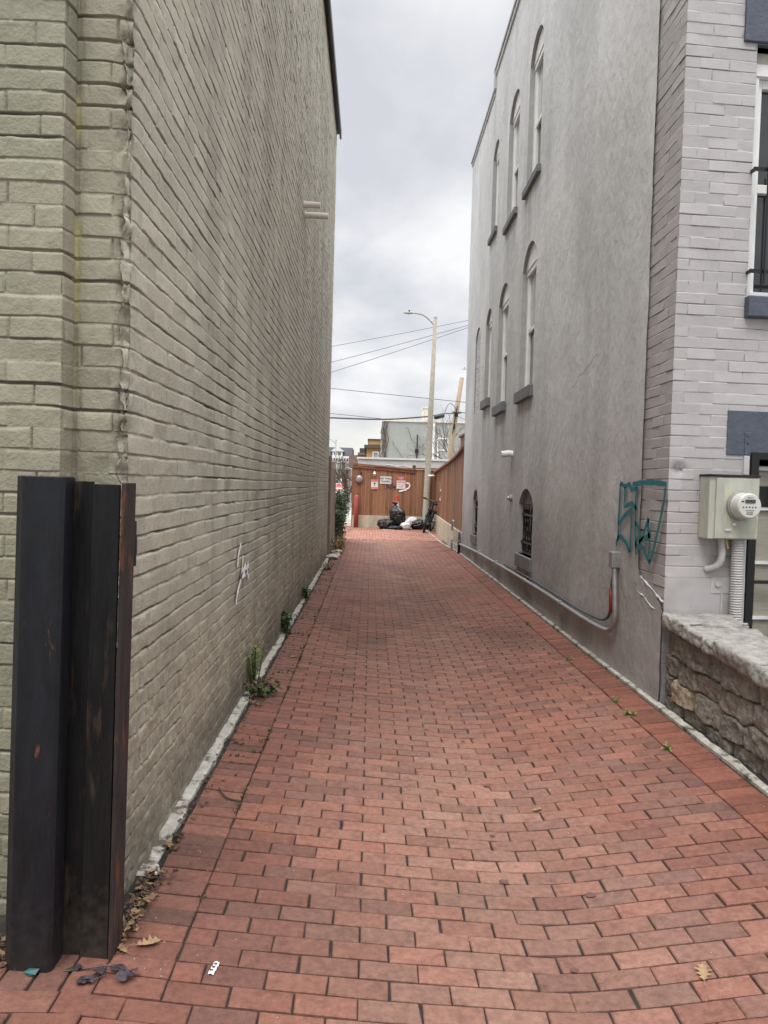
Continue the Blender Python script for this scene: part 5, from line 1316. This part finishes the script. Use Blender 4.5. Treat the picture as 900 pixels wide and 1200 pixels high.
# leaf litter by the guard and along the wall
def curl_leaf(mb, p, L, rr, flat=.3):
    a = rr.uniform(0, 6.28); d = Vector((math.cos(a), math.sin(a), rr.uniform(-flat, flat))); n = Vector((rr.gauss(0, flat), rr.gauss(0, flat), 1)).normalized(); s_ = d.cross(n).normalized()
    k = 5; vs = []
    for i in range(k + 1):
        t = i / k; w = L * .28 * math.sin(math.pi * min(.95, t * .9 + .08)) * (1.25 if i % 2 else .6); c = p + d * L * t + n * L * .22 * (t - .5) ** 2 * 2
        vs += [c + s_ * w + n * w * rr.uniform(.1, .7), c, c - s_ * w + n * w * rr.uniform(.1, .7)]
    mb.add(vs, [(3*i+j, 3*i+j+1, 3*i+j+4, 3*i+j+3) for i in range(k) for j in (0, 1)])
for nm, mm, cnt, sd, lb in (('fallen_leaves', M_dry, 130, 1, 'pale curled dead leaves drifted beside the steel guard'), ('leaf_debris', M_dryd, 1100, 2, 'dark crumbled leaf debris along the left wall foot')):
    rr = random.Random(sd); mb = MB()
    for k in range(cnt):
        q = rr.random() * (1 if mm is M_dry else 1.9)
        if q < .42: x, y = -.775 + rr.gauss(0, .02), rr.uniform(2.42, 2.86)
        elif q < .75: x, y = rr.uniform(-1.35, -1.08), rr.uniform(2.2, 2.42)
        elif q < .9: x, y = -.76 + rr.gauss(0, .03), rr.uniform(5.0, 5.6)
        else: x, y = -.795 + abs(rr.gauss(0, .04)), 3 + 14 * rr.random() ** 1.2
        sz = rr.uniform(.010, .03) if mm is M_dryd else rr.uniform(.02, .055)
        curl_leaf(mb, Vector((x, y, zgf(x, y) + rr.uniform(.002, .02))), sz, rr, .5)
    tag(build(nm, mb, mm), lb, 'leaf litter', kind='stuff')
def oak_leaf(label, x, y, L, ang, m=M_dry, name='fallen_leaf', curl=.25):
    out_ = [(0, 0), (.10, .03), (.2, .16), (.30, .07), (.38, .26), (.5, .10), (.62, .32), (.70, .12), (.82, .20), (.88, .08), (1.0, 0)]
    mb = MB(); vs = []; c, s_ = math.cos(ang), math.sin(ang)
    for sg_ in (1, -1):
        for a, b in out_:
            X_ = (a * c - sg_ * b * s_) * L; Y_ = (a * s_ + sg_ * b * c) * L; vs.append((x + X_, y + Y_, zgf(x + X_, y + Y_) + .004 + L * curl * (abs(b) * .9 + (a - .5) ** 2 * .5)))
    n = len(out_); mid = len(vs)
    for a, b in out_: 
        X_ = a * c * L; Y_ = a * s_ * L; vs.append((x + X_, y + Y_, zgf(x + X_, y + Y_) + .003 + L * curl * (a - .5) ** 2 * .5))
    fs = [(mid + i, i, i + 1, mid + i + 1) for i in range(n - 1)] + [(mid + i, mid + i + 1, n + i + 1, n + i) for i in range(n - 1)]
    mb.add(vs, fs)
    mb.tube([Vector(vs[0]) + Vector((0, 0, .002)), Vector(vs[0]) + Vector((-c * L * .3, -s_ * L * .3, .004))], .0012, 5)
    tag(build(name, mb, m), label, 'leaf')
oak_leaf('tan oak leaf lying on the pavers at the lower right', 1.10, 2.34, .095, 1.2)
oak_leaf('small curled tan leaf lying near the middle of the alley', .83, 3.66, .06, .3, curl=.8)
oak_leaf('pale curled oak leaf at the foot of the steel guard', -.72, 2.40, .085, .5, curl=.6)
oak_leaf('broad pale leaf by the front right corner of the steel guard', -.73, 2.36, .06, 2.4, curl=.5)
oak_leaf('pale leaf beside the left kerb strip, past the tall weed', -.66, 6.5, .09, 1.0, curl=.5)
oak_leaf('pale leaf on the left border course farther up the alley', -.60, 7.95, .10, .4, curl=.4)
# wrapper, wilted sprig, glass scrap, twig, stone
mb = MB(); 
pw = Vector((-.452, 2.33, zgf(-.452, 2.33)))
for i in range(6):
    t = i / 5; a = 1.42; d = Vector((math.cos(a), math.sin(a), 0)); s_ = Vector((-d.y, d.x, 0)); c = pw + d * .055 * (t - .5)
    z1 = .004 + .004 * (i % 2); mb.v += [tuple(c + s_ * .009 + UP * z1), tuple(c + UP * (z1 + .004)), tuple(c - s_ * .009 + UP * z1)]
mb.f = [(3*i+j, 3*i+j+1, 3*i+j+4, 3*i+j+3) for i in range(5) for j in (0, 1)]
wr = tag(build('candy_wrapper', mb, M_signw), 'small crumpled white wrapper lying on the pavers at the lower left', 'wrapper')
mb = MB()
for i in range(3): c = pw + Vector((.003 * (i - 1), .016 * (i - 1), .0115)); mb.box(c.x - .005, c.x + .005, c.y - .003, c.y + .003, c.z, c.z + .0008)
build('print', mb, M_purple, wr)
e = empty('wilted_sprig', 'wilted dark purple leafy sprig lying in front of the steel guard', 'sprig', (-.76, 2.27, zgf(-.76, 2.27) + .004))
mb = MB(); mb.tube(smooth_path([(-.13, -.01, .004), (-.06, .0, .008), (0, .01, .012), (.04, .0, .012), (.07, -.02, .01)]), .0025, 6); mb.tube([(0, .01, .01), (-.05, -.05, .006)], .002, 5); mb.tube([(-.02, .01, .01), (0, -.03, .008), (-.03, -.06, .006)], .002, 5); build('stem', mb, M_purple, e)
rr = random.Random(4); mb = MB()
for (x, y) in ((.045, -.005), (.06, -.02), (.075, -.03), (.05, -.035), (.03, .012), (.08, -.01), (-.055, -.06), (-.045, -.05), (.055, -.045), (-.035, -.055), (.02, .0), (-.09, .0), (-.02, -.02)):
    pts = [Vector((x + .017 * math.cos(a) * rr.uniform(.7, 1.2), y + .014 * math.sin(a) * rr.uniform(.7, 1.2), .006 + rr.uniform(0, .012))) for a in [k * 6.283 / 8 for k in range(8)]]
    mb.add([Vector((x, y, .012))] + pts, [(0, 1 + k, 1 + (k + 1) % 8) for k in range(8)])
build('foliage', mb, M_purple, e, smooth=True)
mb = MB(); leaf_mesh(mb, Vector((-.09, .0, .008)), Vector((-1, -.1, .05)), UP, .045, .026); build('foliage', mb, M_leafd, e)
mb = MB(); mb.add([(-1.005, 2.245, .110), (-.965, 2.236, .108), (-.958, 2.25, .118), (-.99, 2.255, .116), (-.98, 2.230, .108)], [(0, 4, 1), (0, 1, 2), (0, 2, 3)])
tag(build('plastic_scrap', mb, mat('teal plastic scrap', (.012, .09, .08), None, 5, .3, 0)), 'torn teal plastic scrap poking out under the steel guard', 'scrap')
mb = MB(); mb.tube(smooth_path([(-.70, 3.66, zgf(-.7, 3.66) + .012), (-.65, 3.56, zgf(-.65, 3.56) + .006), (-.575, 3.545, zgf(-.575, 3.545) + .008)]), .004, 6)
tag(build('twig', mb, M_bark), 'curved brown twig lying on the left border course', 'twig')
def rock(label, x, y, s_, seed, cat='stone', m=M_rock, z=None):
    bm = bmesh.new(); bmesh.ops.create_icosphere(bm, subdivisions=3, radius=1)
    for v in bm.verts:
        n = v.co.copy(); f = 1 + .5 * (float(fbm(n.x * 1.5 + seed, n.y * 1.5 + n.z, seed, 3)) - .5) * 2
        v.co = Vector((n.x * s_ * f, n.y * s_ * 1.3 * f, n.z * s_ * .5 * f))
    me = bpy.data.meshes.new('stone'); bm.to_mesh(me); bm.free(); me.materials.append(m)
    o = bpy.data.objects.new('stone', me); COL.objects.link(o); o.location = (x, y, (zgf(x, y) if z is None else z) + s_ * .25); tag(o, label, cat)
rock('grey concrete chunk at the near end of the left kerb strip', -.79, 2.86, .026, 3, m=M_conc)
rock('pale stone at the near end of the dead grass clump', -.76, 15.2, .13, 5)
rock('pale flat stone beside the weathered fence, among dead grass', -.70, 16.3, .12, 7)
rock('smaller pale stone between the two larger ones by the weathered fence', -.66, 15.8, .07, 9)
# splatters on the pavers: dark gum spots
rr = random.Random(12); mb = MB()
for (x, y) in ((.72, 2.46), (.58, 3.02), (.60, 3.42), (.66, 4.0), (.62, 4.7), (.70, 5.4), (.9, 2.9), (.5, 6.2), (.63, 7.4), (.4, 4.9)):
    r_ = rr.uniform(.010, .020)
    pts = [(x + r_ * math.cos(a) * rr.uniform(.8, 1.2), y + r_ * math.sin(a) * rr.uniform(.8, 1.2)) for a in [k * 6.283 / 12 for k in range(12)]]
    mb.add([(a, b, zgf(a, b) + .0028) for a, b in pts], [tuple(range(12))])
tag(build('gum_spots', mb, mat('gum spot', (.14, .07, .055), None, 40, .8, 0)), 'dark flat gum spots scattered down the middle of the alley', 'gum', kind='stuff')

rr = random.Random(91); mb = MB()
for k in range(900):
    q = rr.random()
    if q < .45: x = -.77 + abs(rr.gauss(0, .10)); y = rr.uniform(2.2, 12)
    elif q < .65: x = 1.93 - abs(rr.gauss(0, .06)); y = rr.uniform(2.2, 12)
    else: x = rr.uniform(-.6, 1.8); y = rr.uniform(2.1, 8)
    s_ = rr.uniform(.0015, .0042); z = zgf(x, y) + .001; a = rr.uniform(0, 6)
    mb.add([(x + s_ * math.cos(a), y + s_ * math.sin(a), z), (x + s_ * math.cos(a + 2.1), y + s_ * math.sin(a + 2.1), z), (x + s_ * math.cos(a + 4.2), y + s_ * math.sin(a + 4.2), z), (x, y, z + s_ * 1.1)], [(0, 1, 3), (1, 2, 3), (2, 0, 3)])
tag(build('grit', mb, mat('pale grit', (.55, .50, .42), (.2, .17, .13), 90, .9, 0)), 'loose grit and crumbs scattered over the pavers', 'grit', kind='stuff')

# ------------------------------------------------------------------ light
EL, AZ = R(58), R(205)      # high soft sun behind the clouds, from behind the camera
w = bpy.data.worlds.new('World'); scene.world = w; w.use_nodes = True
nt = w.node_tree; N = nt.nodes; L = nt.links; N.clear()
out_ = N.new('ShaderNodeOutputWorld'); mix = N.new('ShaderNodeMixShader')
sky = N.new('ShaderNodeTexSky'); sky.sky_type = 'NISHITA'; sky.sun_disc = False; sky.sun_elevation = EL; sky.sun_rotation = AZ
bs = N.new('ShaderNodeBackground'); bs.inputs['Strength'].default_value = .12; L.new(sky.outputs[0], bs.inputs['Color'])
bc = N.new('ShaderNodeBackground')
tc = N.new('ShaderNodeTexCoord'); sp = N.new('ShaderNodeSeparateXYZ'); L.new(tc.outputs['Generated'], sp.inputs[0])
def math_(op, a, b=None, c=None):
    n = N.new('ShaderNodeMath'); n.operation = op
    for i, q in enumerate((a, b, c)):
        if q is None: continue
        if isinstance(q, (int, float)): n.inputs[i].default_value = q
        else: L.new(q, n.inputs[i])
    return n.outputs[0]
zc = math_('ADD', math_('MAXIMUM', sp.outputs['Z'], 0), .22)
cx = math_('DIVIDE', sp.outputs['X'], zc); cy = math_('DIVIDE', sp.outputs['Y'], zc)
cb = N.new('ShaderNodeCombineXYZ'); L.new(cx, cb.inputs[0]); L.new(cy, cb.inputs[1])
n1 = N.new('ShaderNodeTexNoise'); n1.inputs['Scale'].default_value = 2.1; n1.inputs['Detail'].default_value = 8; n1.inputs['Roughness'].default_value = .5; n1.inputs['Distortion'].default_value = .15
mpw = N.new('ShaderNodeMapping'); mpw.inputs['Location'].default_value = (3.1, 1.7, 0); mpw.inputs['Scale'].default_value = (1.0, .75, 1); L.new(cb.outputs[0], mpw.inputs[0]); L.new(mpw.outputs[0], n1.inputs['Vector'])
rp = N.new('ShaderNodeValToRGB'); L.new(n1.outputs['Fac'], rp.inputs[0])
e0 = rp.color_ramp.elements; e0[0].position = .38; e0[0].color = (.71, .725, .775, 1); e0[1].position = .62; e0[1].color = (1.03, 1.03, 1.03, 1)
em_ = rp.color_ramp.elements.new(.5); em_.color = (.86, .865, .895, 1)
# warm glow near the horizon
hz = N.new('ShaderNodeMapRange'); L.new(sp.outputs['Z'], hz.inputs['Value']); hz.inputs['From Min'].default_value = .03; hz.inputs['From Max'].default_value = .10; hz.inputs['To Min'].default_value = .75; hz.inputs['To Max'].default_value = 0
mx = N.new('ShaderNodeMix'); mx.data_type = 'RGBA'; L.new(hz.outputs[0], mx.inputs['Factor']); L.new(rp.outputs[0], mx.inputs['A']); mx.inputs['B'].default_value = (.93, .91, .82, 1)
L.new(mx.outputs['Result'], bc.inputs['Color'])
zen = N.new('ShaderNodeMapRange'); L.new(sp.outputs['Z'], zen.inputs['Value']); zen.interpolation_type = 'SMOOTHSTEP'
zen.inputs['From Min'].default_value = .55; zen.inputs['From Max'].default_value = .95; zen.inputs['To Min'].default_value = 1.0; zen.inputs['To Max'].default_value = 5.5
L.new(zen.outputs[0], bc.inputs['Strength'])
mix.inputs[0].default_value = .93; L.new(bs.outputs[0], mix.inputs[1]); L.new(bc.outputs[0], mix.inputs[2]); L.new(mix.outputs[0], out_.inputs['Surface'])

sl = bpy.data.lights.new('sun', 'SUN'); sl.energy = 1.35; sl.angle = R(18); sl.color = (1, .96, .9)
so = bpy.data.objects.new('sun', sl); COL.objects.link(so)
dirv = Vector((math.sin(AZ) * math.cos(EL), math.cos(AZ) * math.cos(EL), math.sin(EL)))
so.rotation_euler = dirv.to_track_quat('Z', 'Y').to_euler(); so.location = dirv * 50

# ------------------------------------------------------------------ camera
cam = bpy.data.cameras.new('camera'); co = bpy.data.objects.new('camera', cam); COL.objects.link(co)
cam.sensor_fit = 'VERTICAL'; cam.sensor_height = 36; cam.lens = 36 * 890 / 1200; cam.clip_start = .05; cam.clip_end = 1500
yaw, pitch, roll = R(1.03), R(-2.06), R(1.55)
fwd = Vector((math.sin(yaw) * math.cos(pitch), math.cos(yaw) * math.cos(pitch), math.sin(pitch)))
r0 = Vector((math.cos(yaw), -math.sin(yaw), 0)); u0 = r0.cross(fwd)
rt = r0 * math.cos(roll) + u0 * math.sin(roll); up_ = u0 * math.cos(roll) - r0 * math.sin(roll)
co.matrix_world = Matrix(((rt.x, up_.x, -fwd.x, 0), (rt.y, up_.y, -fwd.y, 0), (rt.z, up_.z, -fwd.z, 1.6), (0, 0, 0, 1)))
scene.camera = co
scene.view_settings.view_transform = 'Standard'; scene.view_settings.look = 'None'; scene.view_settings.exposure = 0; scene.view_settings.gamma = 1
